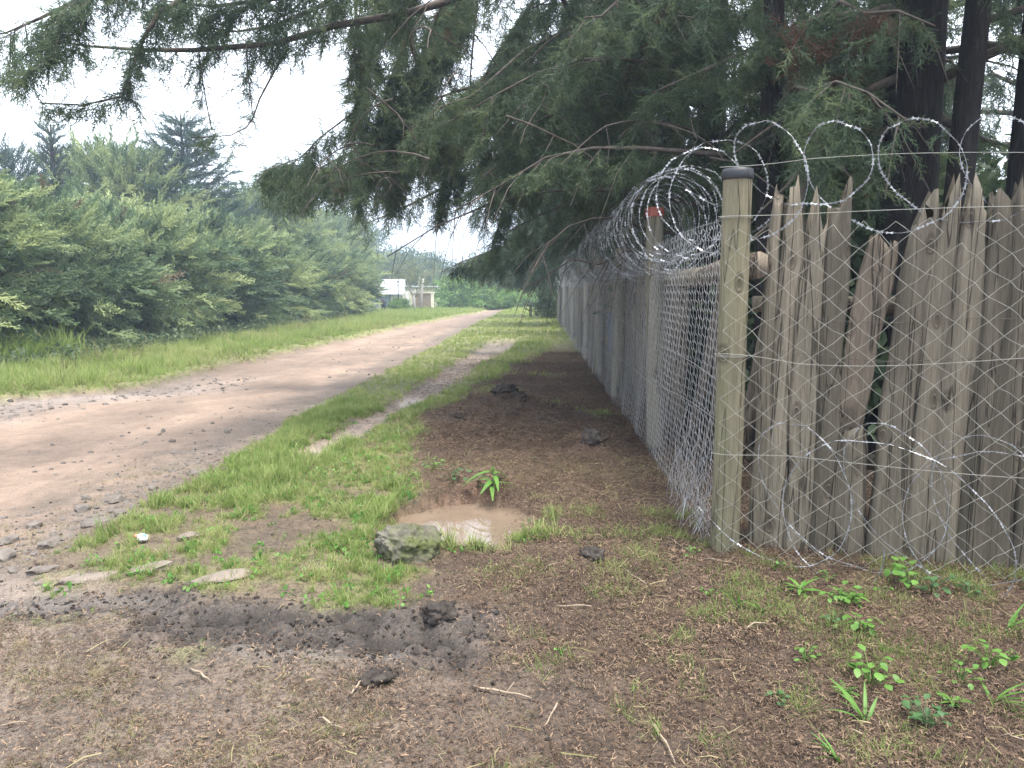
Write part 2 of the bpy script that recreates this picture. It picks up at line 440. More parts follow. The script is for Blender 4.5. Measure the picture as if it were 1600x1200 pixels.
# ------------------------------------------------------------------ the lie of the land
def interp(y, pts): 
    p = np.array(pts, float); return np.interp(y, p[:, 0], p[:, 1])
XR = [(0, -2.3), (3.9, -2.62), (5, -2.58), (6.1, -2.52), (8.3, -2.55), (14.4, -2.35), (24, -2.0), (36, -1.7), (50, -1.0), (72, .6), (90, 3.2), (130, 11), (300, 60)]
XL = [(0, -7.3), (5, -7.0), (10.2, -6.8), (11.4, -5.5), (12.6, -5.45), (15.8, -5.5), (21, -5.15), (30.5, -4.6), (44, -3.2), (60, -2.0), (78, 0), (95, 2.6), (130, 9.0), (300, 57)]
XP = [(5.5, -1.72), (6.9, -1.82), (10.1, -1.37), (14.4, -.97), (20, -.42), (24, -.2)]
XG = [(3.0, -.45), (3.6, -.35), (4.2, -.33), (4.9, -.55), (6.2, -.75), (8, -.95), (9.5, -.8), (12, -.45), (14, 0), (17, .45), (20, 1.0), (24, 2.2), (30, 3.2)]
FC = np.array([1.194, 4.167])                            # the corner of the fence
FA = np.array([0.0325, 0.99947])                         # along the road
FB = np.array([0.95796, -0.28690])                       # across to the right
NB = np.array([0.28690, 0.95796])                        # inward from the right-hand side
MUD = [(-3.2, 3.55), (-2.3, 3.5), (-1.83, 3.5), (-1.34, 3.28), (-0.9, 3.18), (-0.55, 3.16), (-0.2, 3.2)]

def fence_x(y): return FC[0] + (np.asarray(y) - FC[1]) * FA[0] / FA[1]

def fields(x, y):
    """named masks of the ground, 0..1"""
    n1 = fbm(x * 1.3, y * 1.3, 1) - .5
    n2 = fbm(x * 4.5, y * 4.5, 2) - .5
    n3 = fbm(x * 14, y * 14, 3, 3) - .5
    w = np.clip(1 + y * .02, 1, 3)
    xr = interp(y, XR) + n1 * .35 + n2 * .22
    xl = interp(y, XL) + n1 * .5 * w + n2 * .2
    near = sm(3.98, 3.68, y + n1 * .4 + n2 * .35 + .27 * np.clip(x + 2.4, -2, 2.2))   # bare forecourt in front
    road = sm(.12, -.12, x - xr) * sm(-.15, .15, x - xl)
    road = np.maximum(road, near * sm(-1.7, -2.6, x + n1))
    d_road = np.maximum(x - xr, xl - x)
    gravel = sm(1.5, .3, x - xl) * sm(-.1, .1, x - xl) * sm(15, 10, y)
    xp = interp(y, XP) + n2 * .16
    path = sm(.26, .1, np.abs(x - xp) / np.clip(y / 8, .8, 2.2)) * sm(5.9, 6.9, y) * sm(25, 21, y)
    xg = interp(y, XG) + n1 * .5 + n2 * .35
    grass = sm(.12, -.25, x - xg) * sm(-.02, .14, x - xr) * (1 - near)
    patch = sm(-.12, .12, n1 * .8 + n2 * .9 + n3 * .3 + .08 + .12 * sm(-1.6, -2.3, x) * sm(4.5, 6, y))
    grass = grass * np.where(y < 9, .12 + .88 * patch, 1.0) * (1 - path)
    grass = np.maximum(grass, sm(20, 25, y) * sm(-.05, .2, x - xr))
    for cx, cy, r, a in ((.62, 13.3, .35, 1), (.52, 9.7, .3, .7), (.55, 8.95, .22, .6), (-.2, 11.2, .5, .9), (1.0, 8.6, .3, .6), (-.75, 3.42, .28, 1),
                         (-.2, 4.28, .15, 1.2), (0.0, 4.42, .14, 1.2), (.14, 4.6, .11, 1), (.24, 4.95, .1, .8), (-.9, 4.85, .2, 1.3), (-.92, 5.15, .2, 1.2),
                         (-2.05, 3.42, .16, .8), (-1.3, 3.05, .16, .7), (-2.3, 3.7, .2, .9)):
        grass = np.maximum(grass, a * sm(1.15, .5, np.hypot(x - cx, (y - cy)) / r + n2 * 1.2))
    left = sm(-.1, .25, xl - x - 0 * gravel) * sm(-13.5, -11.5, x + n1 * 3)
    grass = np.maximum(grass, left)
    mud = sm(.27, .1, seg_dist(x, y, MUD) * np.where(x > -1.7, .85, 1.4) + n2 * .3 + n3 * .12)
    heap = sm(.42, .78, bump(x, y, .05, 8.4, 1.1, .8) + bump(x, y, .75, 6.9, .35, .35) + n2 * .35)
    puddle = sm(.1, -.1, np.hypot((x + .30) / .49, (y - 4.88) / .60) - 1 + n2 * .5 + n3 * .25)
    mulch = np.clip(sm(-.3, .3, x - xg) * sm(24, 18, y), 0, 1)
    return dict(road=road, gravel=gravel, path=path, grass=np.clip(grass, 0, 1.2) * (1 - mud) * (1 - puddle), mud=mud, heap=heap, puddle=puddle,
                mulch=mulch, near=near, left=left, n1=n1, n2=n2, n3=n3, xr=xr, xl=xl, xg=xg)

def height(x, y, F=None):
    F = F or fields(x, y)
    fade = sm(60, 12, y)
    h = .02 * F['n1'] * 2 + .018 * F['n2'] * 2 * fade + .02 * F['n3'] * fade * (1 - .75 * F['road'])
    h = h + .05 * (1 - F['road']) * sm(1.5, 4, y)
    h = h - .05 * F['path']
    h = h + .06 * F['left']
    h = h + .018 * F['mulch'] * F['n3'] * 2 * fade + .2 * bump(x, y, .0, 8.55, 1.05, .5) + .11 * bump(x, y, -.1, 8.8, .22, .2) + .1 * bump(x, y, .72, 6.75, .2, .2) + .07 * bump(x, y, .5, 7.4, .9, .6)
    h = h + .06 * bump(x, y, .4, 3.9, .3, .25) + .12 * bump(x, y, -.35, 14.6, .5, .5)
    # the puddle's bowl with a steep bank behind
    h = h - .22 * F['puddle'] + .06 * bump(x, y, -.3, 5.75, .6, .22)
    # the churned track: a trough and its thrown-up rim
    dm = seg_dist(x, y, MUD)
    h = h - .035 * sm(.2, .05, dm) * sm(1.5, 2.5, y) + .05 * np.exp(-((dm - .27) / .09) ** 2) * (y < 3.3) * sm(-1.6, -.9, x) * sm(.0, -.5, x) * (.5 + F['n2'] * 2)
    h = h + (F['mud'] + F['heap'] * 1.3) * F['n3'] * .09
    h = h + .035 * bump(x, y, -.3, 3.3, .22, .16)
    # ruts on the road
    c = (interp(y, XR) + interp(y, XL)) / 2
    u = x - c
    h = h - F['road'] * .025 * (np.exp(-((u - .8) / .28) ** 2) + np.exp(-((u + .8) / .28) ** 2)) * fade
    # rise of the ground towards the far hills
    h = h + .008 * np.clip(np.hypot(x, y) - 130, 0, None)
    return h

def colour(x, y, F):
    def c(*q): return np.array(q)[None, :]
    def over(base, m, col): m = np.clip(m, 0, 1)[:, None]; return base * (1 - m) + col * m
    t = np.clip(.5 + F['n1'] * 1.2 + F['n2'] * .8, 0, 1)[:, None]
    col = c(.038, .026, .019) * (1 - t) + c(.078, .055, .039) * t                      # needle mulch
    redd = np.clip(sm(.05, .25, F['n1'] - F['n2'] * .4), 0, 1)
    col = over(col, redd * .6, c(.095, .06, .045))
    greyd = sm(3.4, 2.2, y + F['n1'] * 2 + .7 * np.clip(x, -3, 3)) * sm(.6, -1.0, x + F['n1'])
    col = over(col, greyd * .9, c(.112, .09, .074) * (.7 + .5 * t))                  # dried grey mud in front
    verge = np.clip(F['grass'], 0, 1)
    col = over(col, sm(12, 30, y) * .9, c(.14, .15, .06))
    col = over(col, verge * .8, c(.105, .115, .045) * (.6 + .8 * t))
    soil = c(.105, .08, .058)
    col = over(col, (1 - verge) * sm(.1, -.1, x - F['xg']) * (1 - F['near']) * sm(12, 8, y) * .7, soil * (.7 + .6 * t))
    rc = c(.165, .121, .092) * (.78 + .4 * t)
    cx_ = (interp(y, XR) + interp(y, XL)) / 2; u_ = x - cx_ + F['n1'] * .4
    trk = np.exp(-((u_ - .85) / .3) ** 2) + np.exp(-((u_ + .85) / .3) ** 2)
    str_ = fbm(u_ * 7, y * .35, 71) - .5
    rc = rc * (1 + .16 * trk[:, None] + .5 * str_[:, None])
    dmp = np.clip(sm(.05, .3, fbm(x * .7 + 9, y * .28, 72) - .45), 0, 1)[:, None]
    rc = rc * (1 - .14 * dmp)
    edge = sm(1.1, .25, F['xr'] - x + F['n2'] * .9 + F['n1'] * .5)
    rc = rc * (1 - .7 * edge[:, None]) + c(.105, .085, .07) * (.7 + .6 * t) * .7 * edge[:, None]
    rc = rc * (1 - .55 * F['near'][:, None]) + c(.20, .165, .142) * (.75 + .5 * t) * .55 * F['near'][:, None]
    col = over(col, F['road'], rc)
    col = over(col, F['gravel'] * .8, c(.15, .13, .118) * (.6 + .8 * t))
    col = over(col, F['path'] * .85, c(.20, .165, .14) * (.7 + .5 * t))
    col = over(col, F['heap'] * .75, c(.045, .033, .028))
    mt = np.clip(.5 + F['n3'] * 1.6 + F['n2'] * 1.2, 0, 1)[:, None]
    col = over(col, F['mud'], c(.017, .014, .012) * (1 - mt) + c(.06, .05, .044) * mt)
    gm = bump(x, y, -.75, 2.98, .45, .12) + bump(x, y, -2.2, 3.55, .7, .1)
    col = over(col, sm(.3, .7, gm + F['n2'] * .5) * .8, c(.085, .075, .068))
    ring = np.clip(sm(.28, .02, np.abs(np.hypot((x + .30) / .49, (y - 4.88) / .60) - 1.05) + F['n2'] * .15), 0, 1)
    col = over(col, ring * .75 * (1 - verge * .5), c(.042, .029, .021))
    bank = F['puddle'] * 1.0
    col = over(col, bank, c(.16, .105, .07))
    col = over(col, bump(x, y, -.25, 5.62, .5, .16) * .8, c(.13, .082, .058))
    return np.clip(col, .01, .9)

def wetness(x, y, F):
    w = .25 * F['mud'] + .75 * sm(.35, .75, bump(x, y, -2.35, 9.7, .35, 1.0) + F['n2'] * .5) + .7 * sm(.35, .7, bump(x, y, -1.85, 7.0, .22, .45) + F['n2'] * .4)
    w = w + .7 * sm(.35, .7, bump(x, y, -1.36, 10.3, .2, .8) + F['n2'] * .4) + .4 * sm(.4, .7, bump(x, y, -.75, 2.98, .45, .12)) + .45 * sm(.35, .7, bump(x, y, -2.7, 4.9, .25, .4) + F['n2'])
    return np.clip(w + F['puddle'], 0, 1)

def axis(lo, hi, fine_lo, fine_hi, step, grow):
    a = list(np.arange(fine_lo, fine_hi, step))
    s = step
    while a[-1] < hi: s *= grow; a.append(a[-1] + s)
    s = step; b = [fine_lo]
    while b[-1] > lo: s *= grow; b.append(b[-1] - s)
    return np.array(b[:0:-1] + a)

def build_ground():
    xs = axis(-900, 900, -3.6, 2.6, .03, 1.07)
    ys = [-40., -15., -6., -2., 0., .8, 1.4]
    y = 1.8; 
    while y < 1100:
        ys.append(y); y += max(.024, .0055 * y) if y < 60 else .06 * y
    ys = np.array(ys)
    X, Y = np.meshgrid(xs, ys)
    x, y = X.ravel(), Y.ravel()
    F = fields(x, y)
    z = height(x, y, F)
    col = colour(x, y, F); wet = wetness(x, y, F)
    nx, ny = len(xs), len(ys)
    i = np.arange(nx * ny).reshape(ny, nx)
    q = np.stack([i[:-1, :-1], i[:-1, 1:], i[1:, 1:], i[1:, :-1]], -1).reshape(-1, 4)
    rmask = F['road'][q].mean(1) > .5
    P = np.stack([x, y, z], 1)
    for name, sel, mat in (('ground', ~rmask, M['ground']), ('dirt_road', rmask, M['road'])):
        f = q[sel]
        used = np.unique(f)
        mp = np.full(nx * ny, -1); mp[used] = np.arange(len(used))
        me = bpy.data.meshes.new(name)
        f2 = mp[f]
        me.vertices.add(len(used)); me.vertices.foreach_set('co', P[used].astype(np.float32).ravel())
        me.loops.add(f2.size); me.loops.foreach_set('vertex_index', f2.astype(np.int32).ravel())
        me.polygons.add(len(f2))
        me.polygons.foreach_set('loop_start', np.arange(0, f2.size, 4, dtype=np.int32))
        me.polygons.foreach_set('use_smooth', np.ones(len(f2), bool))
        a = me.color_attributes.new('col', 'FLOAT_COLOR', 'POINT')
        a.data.foreach_set('color', np.concatenate([col[used], np.ones((len(used), 1))], 1).astype(np.float32).ravel())
        a = me.attributes.new('wet', 'FLOAT', 'POINT'); a.data.foreach_set('value', wet[used].astype(np.float32))
        me.update(); me.validate()
        o = link(name, me, mat)
        tag(o, kind='structure')
build_ground()

def H(x, y): return float(height(np.array([x]), np.array([y]))[0])

def build_puddle():
    n = NT('muddy_water'); v = n.coords('Object')
    n.set(0.04, 0.5, 0, n.ramp(n.noise(3, 3, .5, v), [(0.3, (.135, .098, .07)), (.7, (.18, .135, .098))]))
    n.bump(n.noise(9, 2, .5, v), .04, .01)
    m = MB(); ring = []
    for k in range(48):
        a = 2 * math.pi * k / 48
        ring.append((-.33 + .68 * math.cos(a), 4.98 + .74 * math.sin(a), -.052))
    m.add(ring + [(-.33, 4.98, -.052)], [(k, (k + 1) % 48, 48) for k in range(48)])
    o = link('puddle_water', m.mesh('puddle_water', True), n.m)
    tag(o, kind='structure')
build_puddle()

# ------------------------------------------------------------------ foliage pieces
def blade(V, Fc, p, d, side, w, l):
    """a thin pointed leaf: one triangle pair"""
    b = len(V)
    m = p + d * l * .45
    V += [p - side * w * .3, m - side * w * .5, p + d * l, m + side * w * .5, p + side * w * .3]
    Fc += [(b, b + 1, b + 3, b + 4), (b + 1, b + 2, b + 3)]

def sliver(V, Fc, p, d, side, w, l):
    b = len(V)
    V += [p - side * w * .5, p + side * w * .5, p + d * l]
    Fc += [(b, b + 1, b + 2)]

def make_sprig(seed, nb=13, sub=5, w=.016, open_=.62, sag=.25, flat=.35, blen=.42):
    """a feathery cypress spray of unit length along +X"""
    r = np.random.default_rng(seed)
    V, Fc = [], []
    def ax(t): return np.array([t, .06 * math.sin(t * 3 + seed), -sag * t * t])
    up = np.array([0, 0, 1.])
    for k in range(4):
        p, q = ax(k / 4), ax((k + 1) / 4); d = q - p; l = np.linalg.norm(d); d /= l
        s = np.cross(d, up); s /= np.linalg.norm(s)
        sliver(V, Fc, p, d, s, w * 1.2, l * 1.15)
    for k in range(nb):
        t = (k + .6) / nb * .97
        p = ax(t)
        sg = 1 if k % 2 else -1
        L = blen * (1 - t * .72) * r.uniform(.7, 1.2) * (.55 + .45 * min(1, t * 5))
        a = open_ * r.uniform(.7, 1.3)
        d = np.array([math.cos(a), sg * math.sin(a), r.normal(0, flat) - sag * t])
        d /= np.linalg.norm(d)
        s = np.cross(d, up + r.normal(0, .4, 3)); s /= np.linalg.norm(s)
        sliver(V, Fc, p, d, s, w * 1.15, L)
        for j in range(sub):
            tt = (j + .5) / sub
            sg2 = 1 if j % 2 else -1
            d2 = d * .75 + s * sg2 * .65 + r.normal(0, .22, 3) + np.array([0, 0, -sag * .3])
            d2 /= np.linalg.norm(d2)
            s2 = np.cross(d2, r.normal(0, 1, 3)); s2 /= np.linalg.norm(s2)
            sliver(V, Fc, p + d * L * tt, d2, s2, w, L * .42 * (1.15 - tt * .5))
    return tris_mesh('sprig', V, Fc)

def make_leafy(seed, n=16, w=.16, l=.32, spread=1.0):
    r = np.random.default_rng(seed); V, Fc = [], []
    for k in range(n):
        d = r.normal(0, 1, 3); d /= np.linalg.norm(d)
        p = r.normal(0, .28 * spread, 3)
        s = np.cross(d, r.normal(0, 1, 3)); s /= np.linalg.norm(s)
        blade(V, Fc, p, d, s, w * r.uniform(.7, 1.2), l * r.uniform(.7, 1.2))
    return tris_mesh('leafy', V, Fc)

def make_tuft(seed, n=14, h=1.0, w=.03, lean=.45, base=.22, curl=.5, segs=3):
    """a tuft of bent grass blades, unit height, along +Z"""
    r = np.random.default_rng(seed); V, Fc = [], []
    for k in range(n):
        a = r.uniform(0, 2 * math.pi); rad = base * math.sqrt(r.uniform(0, 1))
        p = np.array([rad * math.cos(a), rad * math.sin(a), -.05])
        a2 = a + r.normal(0, .8)
        out = np.array([math.cos(a2), math.sin(a2), 0]); side = np.array([-math.sin(a2), math.cos(a2), 0])
        L = h * r.uniform(.45, 1.1); ln = lean * r.uniform(.2, 1.4); cu = curl * r.uniform(.2, 1.5)
        b = len(V)
        for s in range(segs + 1):
            t = s / segs
            c = p + out * (L * (ln * t + cu * t * t) * .6) + np.array([0, 0, L * (t - .32 * cu * t * t)])
            ww = w * (1 - t) ** .7 * .5
            if s < segs: V += [c - side * ww, c + side * ww]
            else: V += [c]
        for s in range(segs - 1):
            Fc.append((b + 2 * s, b + 2 * s + 1, b + 2 * s + 3, b + 2 * s + 2))
        Fc.append((b + 2 * segs - 2, b + 2 * segs - 1, b + 2 * segs))
    return tris_mesh('tuft', V, Fc)

def make_bits(seed, n=10, size=.06, l=(.012, .035), w=.0022):
    """scattered needles and twig crumbs lying on the ground"""
    r = np.random.default_rng(seed); V, Fc = [], []
    for k in range(n):
        p = np.array([r.normal(0, size), r.normal(0, size), r.uniform(.001, .011)])
        a = r.uniform(0, 6.283); L = r.uniform(*l)
        d = np.array([math.cos(a), math.sin(a), r.normal(0, .2)]); s = np.array([-math.sin(a), math.cos(a), r.normal(0, .3)])
        mid = p + d * L * .5 + s * r.normal(0, .12) * L + np.array([0, 0, .003]); q = p + d * L
        ww = w * r.uniform(.6, 1.5); b = len(V)
        V += [p - s * ww, p + s * ww, mid - s * ww, mid + s * ww, q - s * ww * .6, q + s * ww * .6]
        Fc += [(b, b + 1, b + 3, b + 2), (b + 2, b + 3, b + 5, b + 4)]
    return tris_mesh('bits', V, Fc)

def make_lump(seed, sub=2, rough=.3, flat=1.0):
    import bmesh
    from mathutils import noise
    bm = bmesh.new(); bmesh.ops.create_icosphere(bm, subdivisions=sub, radius=1)
    r = np.random.default_rng(seed); off = Vector(r.uniform(0, 50, 3))
    planes = [(Vector(r.normal(0, 1, 3)).normalized(), r.uniform(.6, .9)) for _ in range(6)]
    for v in bm.verts:
        n = v.co.normalized()
        p = n * (1 + rough * .6 * noise.noise(n * 1.3 + off))
        for pn, pd in planes:
            e = p.dot(pn) - pd
            if e > 0: p = p - pn * e * .75
        p = p * (1 + rough * (.35 * noise.noise(n * 3.1 + off) + .22 * noise.noise(n * 7 + off) + (.14 * noise.noise(n * 15 + off) if sub > 3 else 0)))
        v.co = Vector((p.x, p.y, p.z * flat))
    me = bpy.data.meshes.new('lump'); bm.to_mesh(me); bm.free()
    return me

SPR = [source('cypress_sprig_%d' % k, make_sprig(10 + k, 11, 5, .036, .7, .5, .5, .5), M['cypress']) for k in range(4)]
SPRF = [source('road_sprig_%d' % k, make_sprig(20 + k, 11, 5, .038, .7, .5, .5, .5), M['cypress_far']) for k in range(3)]
SPH = [source('hedge_sprig_%d' % k, make_sprig(30 + k, 12, 5, .05, .5, .18, .25, .46), M['hedge']) for k in range(4)]
SPC = [source('conifer_sprig_%d' % k, make_sprig(40 + k, 12, 5, .045, .6, .12, .3, .4), M['conifer']) for k in range(3)]
LFB = [source('broad_leafy_%d' % k, make_leafy(50 + k, 18, .13, .3), M['broad']) for k in range(3)]
LFO = [source('olive_leafy_%d' % k, make_leafy(57 + k, 14, .13, .3), M['olive']) for k in range(3)]
LFP = [source('privet_leafy_%d' % k, make_leafy(60 + k, 22, .15, .28), M['privet']) for k in range(3)]
LFW = [source('weed_leafy_%d' % k, make_leafy(70 + k, 9, .28, .42, .9), M['weed']) for k in range(3)]
LFU = [source('undergrowth_leafy_%d' % k, make_leafy(75 + k, 12, .2, .34, 1.0), M['broad']) for k in range(3)]
TUF = [source('grass_tuft_%d' % k, make_tuft(80 + k, 16, 1, .055, .5, .32, .55), M['grass']) for k in range(4)]
TUT = [source('tall_tuft_%d' % k, make_tuft(90 + k, 18, 1, .035, .35, .22, .5), M['tallgrass']) for k in range(4)]
TUD = [source('dry_tuft_%d' % k, make_tuft(100 + k, 11, 1, .045, .9, .6, 1.1), M['drygrass']) for k in range(4)]
TUD2 = [source('sparse_tuft_%d' % k, make_tuft(105 + k, 7, 1, .05, .7, .45, .9), M['grass']) for k in range(3)]
BIT = [source('needle_bits_%d' % k, make_bits(110 + k, 16, .06, (.007, .024), .0014), M['litter']) for k in range(5)]
STR = [source('straw_bits_%d' % k, make_bits(120 + k, 3, .07, (.04, .12), .002), M['drygrass']) for k in range(4)]
CLO = [source('clod_lump_%d' % k, make_lump(130 + k, 2, .9, .75), M['clod']) for k in range(4)]
GRV = [source('gravel_lump_%d' % k, make_lump(140 + k, 1, .35, .6), M['stone']) for k in range(4)]

def euler_dir(d, roll):
    """euler angles that turn +X to d"""
    d = np.asarray(d, float); d = d / np.linalg.norm(d, axis=-1, keepdims=True)
    yaw = np.arctan2(d[..., 1], d[..., 0]); pit = np.arcsin(np.clip(d[..., 2], -1, 1))
    return np.stack([roll, -pit, yaw], -1)

# ------------------------------------------------------------------ trees inside the fence
CP, SP = math.cos(PITCH), math.sin(PITCH)
def view(P):
    P = np.asarray(P, float)
    x, y, z = P[..., 0], P[..., 1], P[..., 2] - 1.5
    f = y * CP - z * SP; u = y * SP + z * CP
    f = np.where(np.abs(f) < 1e-3, 1e-3, f)
    return 800 + 1200 * x / f, 600 - 1200 * u / f, f

# how far the crowns reach down and out over the road (pruned by passing lorries)
SKIRT = np.array([(-400, -60), (360, -60), (400, 250), (430, 330), (540, 335), (590, 395), (640, 360), (700, 372), (705, 425), (760, 440), (840, 452), (880, 455), (905, 470), (930, 520), (1700, 520)], float)
def keep_mass(P, r):
    u, v, f = view(P)
    lim = np.interp(u, SKIRT[:, 0], SKIRT[:, 1]) - 14 * (r.uniform(0, 1, len(P)) ** 2) * 2
    ok = (f > 3.0) & ((v < lim) | (f < 0))
    gap = (u > 375) & (u < 560) & (v > 70) & (v < 212)                     # the clear patch of sky
    ok &= ~(gap & (r.uniform(0, 1, len(P)) < .985))
    far_r = (u > 1490) & (v > 60) & (v < 275)
    ok &= ~(far_r & (r.uniform(0, 1, len(P)) < .62))
    for cx, cy, rr in ((705, 42, 22), (655, 82, 26), (715, 258, 26), (690, 285, 16), (672, 372, 24), (640, 380, 14), (1505, 12, 14), (1385, 150, 22)):
        ok &= ~((np.hypot(u - cx, v - cy) < rr) & (r.uniform(0, 1, len(P)) < .9))
    # nothing in front of the right-hand fence, nor low over the corner
    inside = (P[:, 0] - FC[0]) * NB[0] + (P[:, 1] - FC[1]) * NB[1]
    ok &= (inside > .45) | (P[:, 2] > 3.2)
    ok &= (P[:, 0] > fence_x(P[:, 1]) + .35) | (P[:, 2] > 2.45) | (P[:, 1] > 10) & (P[:, 2] > 1.9)
    ok &= P[:, 2] > .6
    # little foliage stands before the old trunks behind the palings
    ok &= ~((f < 6.75) & (f > 0) & (((u > 1378) & (u < 1530) & (v > 45) & (v < 340)) | ((u > 1188) & (u < 1232) & (v > 190) & (v < 480))) & (r.uniform(0, 1, len(P)) < .9))
    # a break in the crowns through which the puddle catches the sky
    k = 1.55 / np.maximum(P[:, 2] + 1.6, .1); px, py = P[:, 0] * k, P[:, 1] * k
    ok &= ~((px > -1.0) & (px < -.02 + .1 * np.sin(py * 21)) & (py > 4.2) & (py < 5.62 + .12 * np.sin(px * 25)) & (r.uniform(0, 1, len(P)) < .93))
    return ok

DENS = 1.15
class Tree:
    def __init__(s, base, seed): s.base = Vector(base); s.r = np.random.default_rng(seed); s.wood = MB(); s.trunk = MB(); s.P = []; s.D = []; s.S = []
    def sprigs(s, p, d, size):
        s.P.append(p); s.D.append(d); s.S.append(size)
    def bough(s, pts, r0, dens=9.0, size=(.3, .55), hang=.55, twig=.7, bare=.15, wood=True):
        r = s.r
        pts = [Vector(p) for p in pts]
        n = len(pts)
        if wood: s.wood.tube(pts, [max(.006, r0 * (1 - .88 * i / (n - 1))) for i in range(n)], 6)
        acc = 0; total = sum((pts[i + 1] - pts[i]).length for i in range(n - 1)); run = 0
        for i in range(n - 1):
            a, b = pts[i], pts[i + 1]; L = (b - a).length
            k = max(1, int(L * dens * DENS))
            for j in range(k):
                t = (j + r.uniform(0, 1)) / k
                g = (run + L * t) / total
                if g < bare: continue
                p = a.lerp(b, t); d = (b - a).normalized()
                side = d.cross(Vector((0, 0, 1)))
                side = side.normalized() if side.length > .1 else Vector(r.normal(0, 1, 3)).normalized()
                td = d * r.uniform(.2, .8) + side * r.choice([-1, 1]) * r.uniform(.3, 1) + Vector((0, 0, -hang * r.uniform(.2, 1.6)))
                td.normalize()
                tl = twig * r.uniform(.4, 1.2) * (1.1 - .5 * g)
                mid = p + td * tl * .5; end = p + td * tl + Vector((0, 0, -.25 * hang * tl))
                if tl > .3 and wood: s.wood.tube([p, mid, end], [.006, .004, .002], 3, False)
                m = max(5, int(tl * 40))
                for q in range(m):
                    tt = (q + r.uniform(.2, 1)) / m
                    pp = p.lerp(mid, tt * 2) if tt < .5 else mid.lerp(end, tt * 2 - 1)
                    dd = td * .6 + Vector(r.normal(0, .6, 3)) + Vector((0, 0, -hang * r.uniform(.2, 1.3)))
                    s.sprigs(tuple(pp), tuple(dd), r.uniform(*size) * .5)
            run += L
    def natural(s, n, hmin, hmax, Lmax, road_bias=.5, r0=.05, dens=8, size=(.35, .6), twig=.8, hang=.95, az=None):
        r = s.r
        for k in range(n):
            z0 = hmin + (hmax - hmin) * (k + r.uniform(0, 1)) / n
            a = r.uniform(0, 2 * math.pi)
            if r.uniform(0, 1) < road_bias: a = math.pi + r.normal(0, .75)
            L = Lmax * (1.05 - .75 * (z0 - hmin) / (hmax - hmin)) * r.uniform(.6, 1.1)
            pts = []
            bend = r.normal(0, .35)
            for i in range(8):
                t = i / 7
                aa = a + bend * t
                pts.append((s.base.x + math.cos(aa) * L * t, s.base.y + math.sin(aa) * L * t, z0 + L * (.42 * t - .55 * t * t) + r.normal(0, .04)))
            ok = not any((Vector(p) - Vector((0, 0, 1.5))).length < 3.2 for p in pts)
            if ok: s.bough(pts, r0 * r.uniform(.7, 1.2), dens, size, hang, twig)
    def bare_twigs(s, n, lo, hi):
        r = s.r
        for k in range(n):
            p = Vector((r.uniform(lo[0], hi[0]), r.uniform(lo[1], hi[1]), r.uniform(lo[2], hi[2])))
            a = r.uniform(0, 6.28); pts = [p]; d = Vector((math.cos(a) * .8, math.sin(a) * .8, r.uniform(-.2, .4)))
            for q in range(7):
                d = (d + Vector((r.normal(0, .12), r.normal(0, .12), -.16))).normalized(); pts.append(pts[-1] + d * r.uniform(.15, .28))
            if keep_mass(np.array([tuple(q) for q in pts]), r).sum() < 6: continue
            s.wood.tube(pts, [.0095 * (1 - .1 * q) for q in range(8)], 5, False)
            for q in (2, 4, 5):
                e = pts[q] + Vector((r.normal(0, .2), r.normal(0, .2), -r.uniform(.15, .4))); s.wood.tube([pts[q], pts[q].lerp(e, .5) + Vector((.03, 0, .02)), e], [.006, .004, .002], 3, False)
    def finish(s, label, variants, trunk_pts, trunk_r, group=None, nside=12, name='cypress_tree', keep=True, extra=None, trunk_mat=None):
        root = thing(name, s.base, label, 'tree', group)
        s.trunk.tube(trunk_pts, trunk_r, nside)
        put('trunk', s.trunk.mesh('trunk', True), trunk_mat or M['bark'], root)
        if s.wood.n: put('branches', s.wood.mesh('branches', True), M['twig'], root)
        P = np.array(s.P); D = np.array(s.D); S = np.array(s.S)
        ok = keep_mass(P, s.r) if keep else np.ones(len(P), bool)
        if extra is not None: ok |= extra(P)
        P, D, S = P[ok], D[ok], S[ok]
        n = len(P)
        tint = np.clip(fbm(P[:, 0] * .9 + P[:, 1] * .3, P[:, 2] * .9 + P[:, 1] * .5, 5) + s.r.normal(0, .1, n), 0, 1)
        tint = np.clip(tint * .9 + .06, .14, 1)
        dead = fbm(P[:, 0] * 1.5 + 3, P[:, 2] * 1.7 + P[:, 1] * .6, 55, 3) > .76
        tint[dead & (s.r.uniform(0, 1, n) < .8)] = -.6
        scatter('crown', variants, P, euler_dir(D, s.r.uniform(0, 6.28, n)), S, s.r.integers(0, len(variants), n), tint, root)
        return n

E1 = [(1.42,9.08,5.75),(0.33,8.47,4.91),(-0.62,7.90,4.32),(-0.97,7.67,4.13),(-1.66,7.44,3.93),(-2.16,7.32,3.74),(-2.83,7.11,3.62),(-3.21,7.00,3.59),(-3.63,6.90,3.59),(-4.01,6.80,3.62)]
E2 = [(-0.58,7.45,4.83),(-1.93,6.99,4.31),(-2.71,6.85,4.00),(-2.89,6.62,3.77),(-3.02,6.59,3.56),(-3.12,6.56,3.30),(-3.15,6.43,3.06),(-3.46,6.42,2.99),(-3.82,6.43,3.01)]
E3 = [(-2.25,6.36,4.16),(-2.95,6.23,3.92),(-3.29,6.11,3.68),(-3.38,6.08,3.49),(-3.40,5.95,3.22),(-3.66,5.93,3.08)]
E3b = [(-2.95,6.23,3.92),(-3.29,6.11,3.68),(-3.58,6.09,3.54),(-3.82,6.08,3.44),(-4.06,6.07,3.40)]
E4 = [(-1.07,8.52,5.31),(-1.60,8.45,4.78),(-1.63,8.41,4.38),(-1.59,8.36,3.98),(-1.56,8.32,3.65),(-1.65,8.28,3.35),(-2.05,8.46,3.13),(-2.25,8.43,2.92),(-2.67,8.41,2.76)]
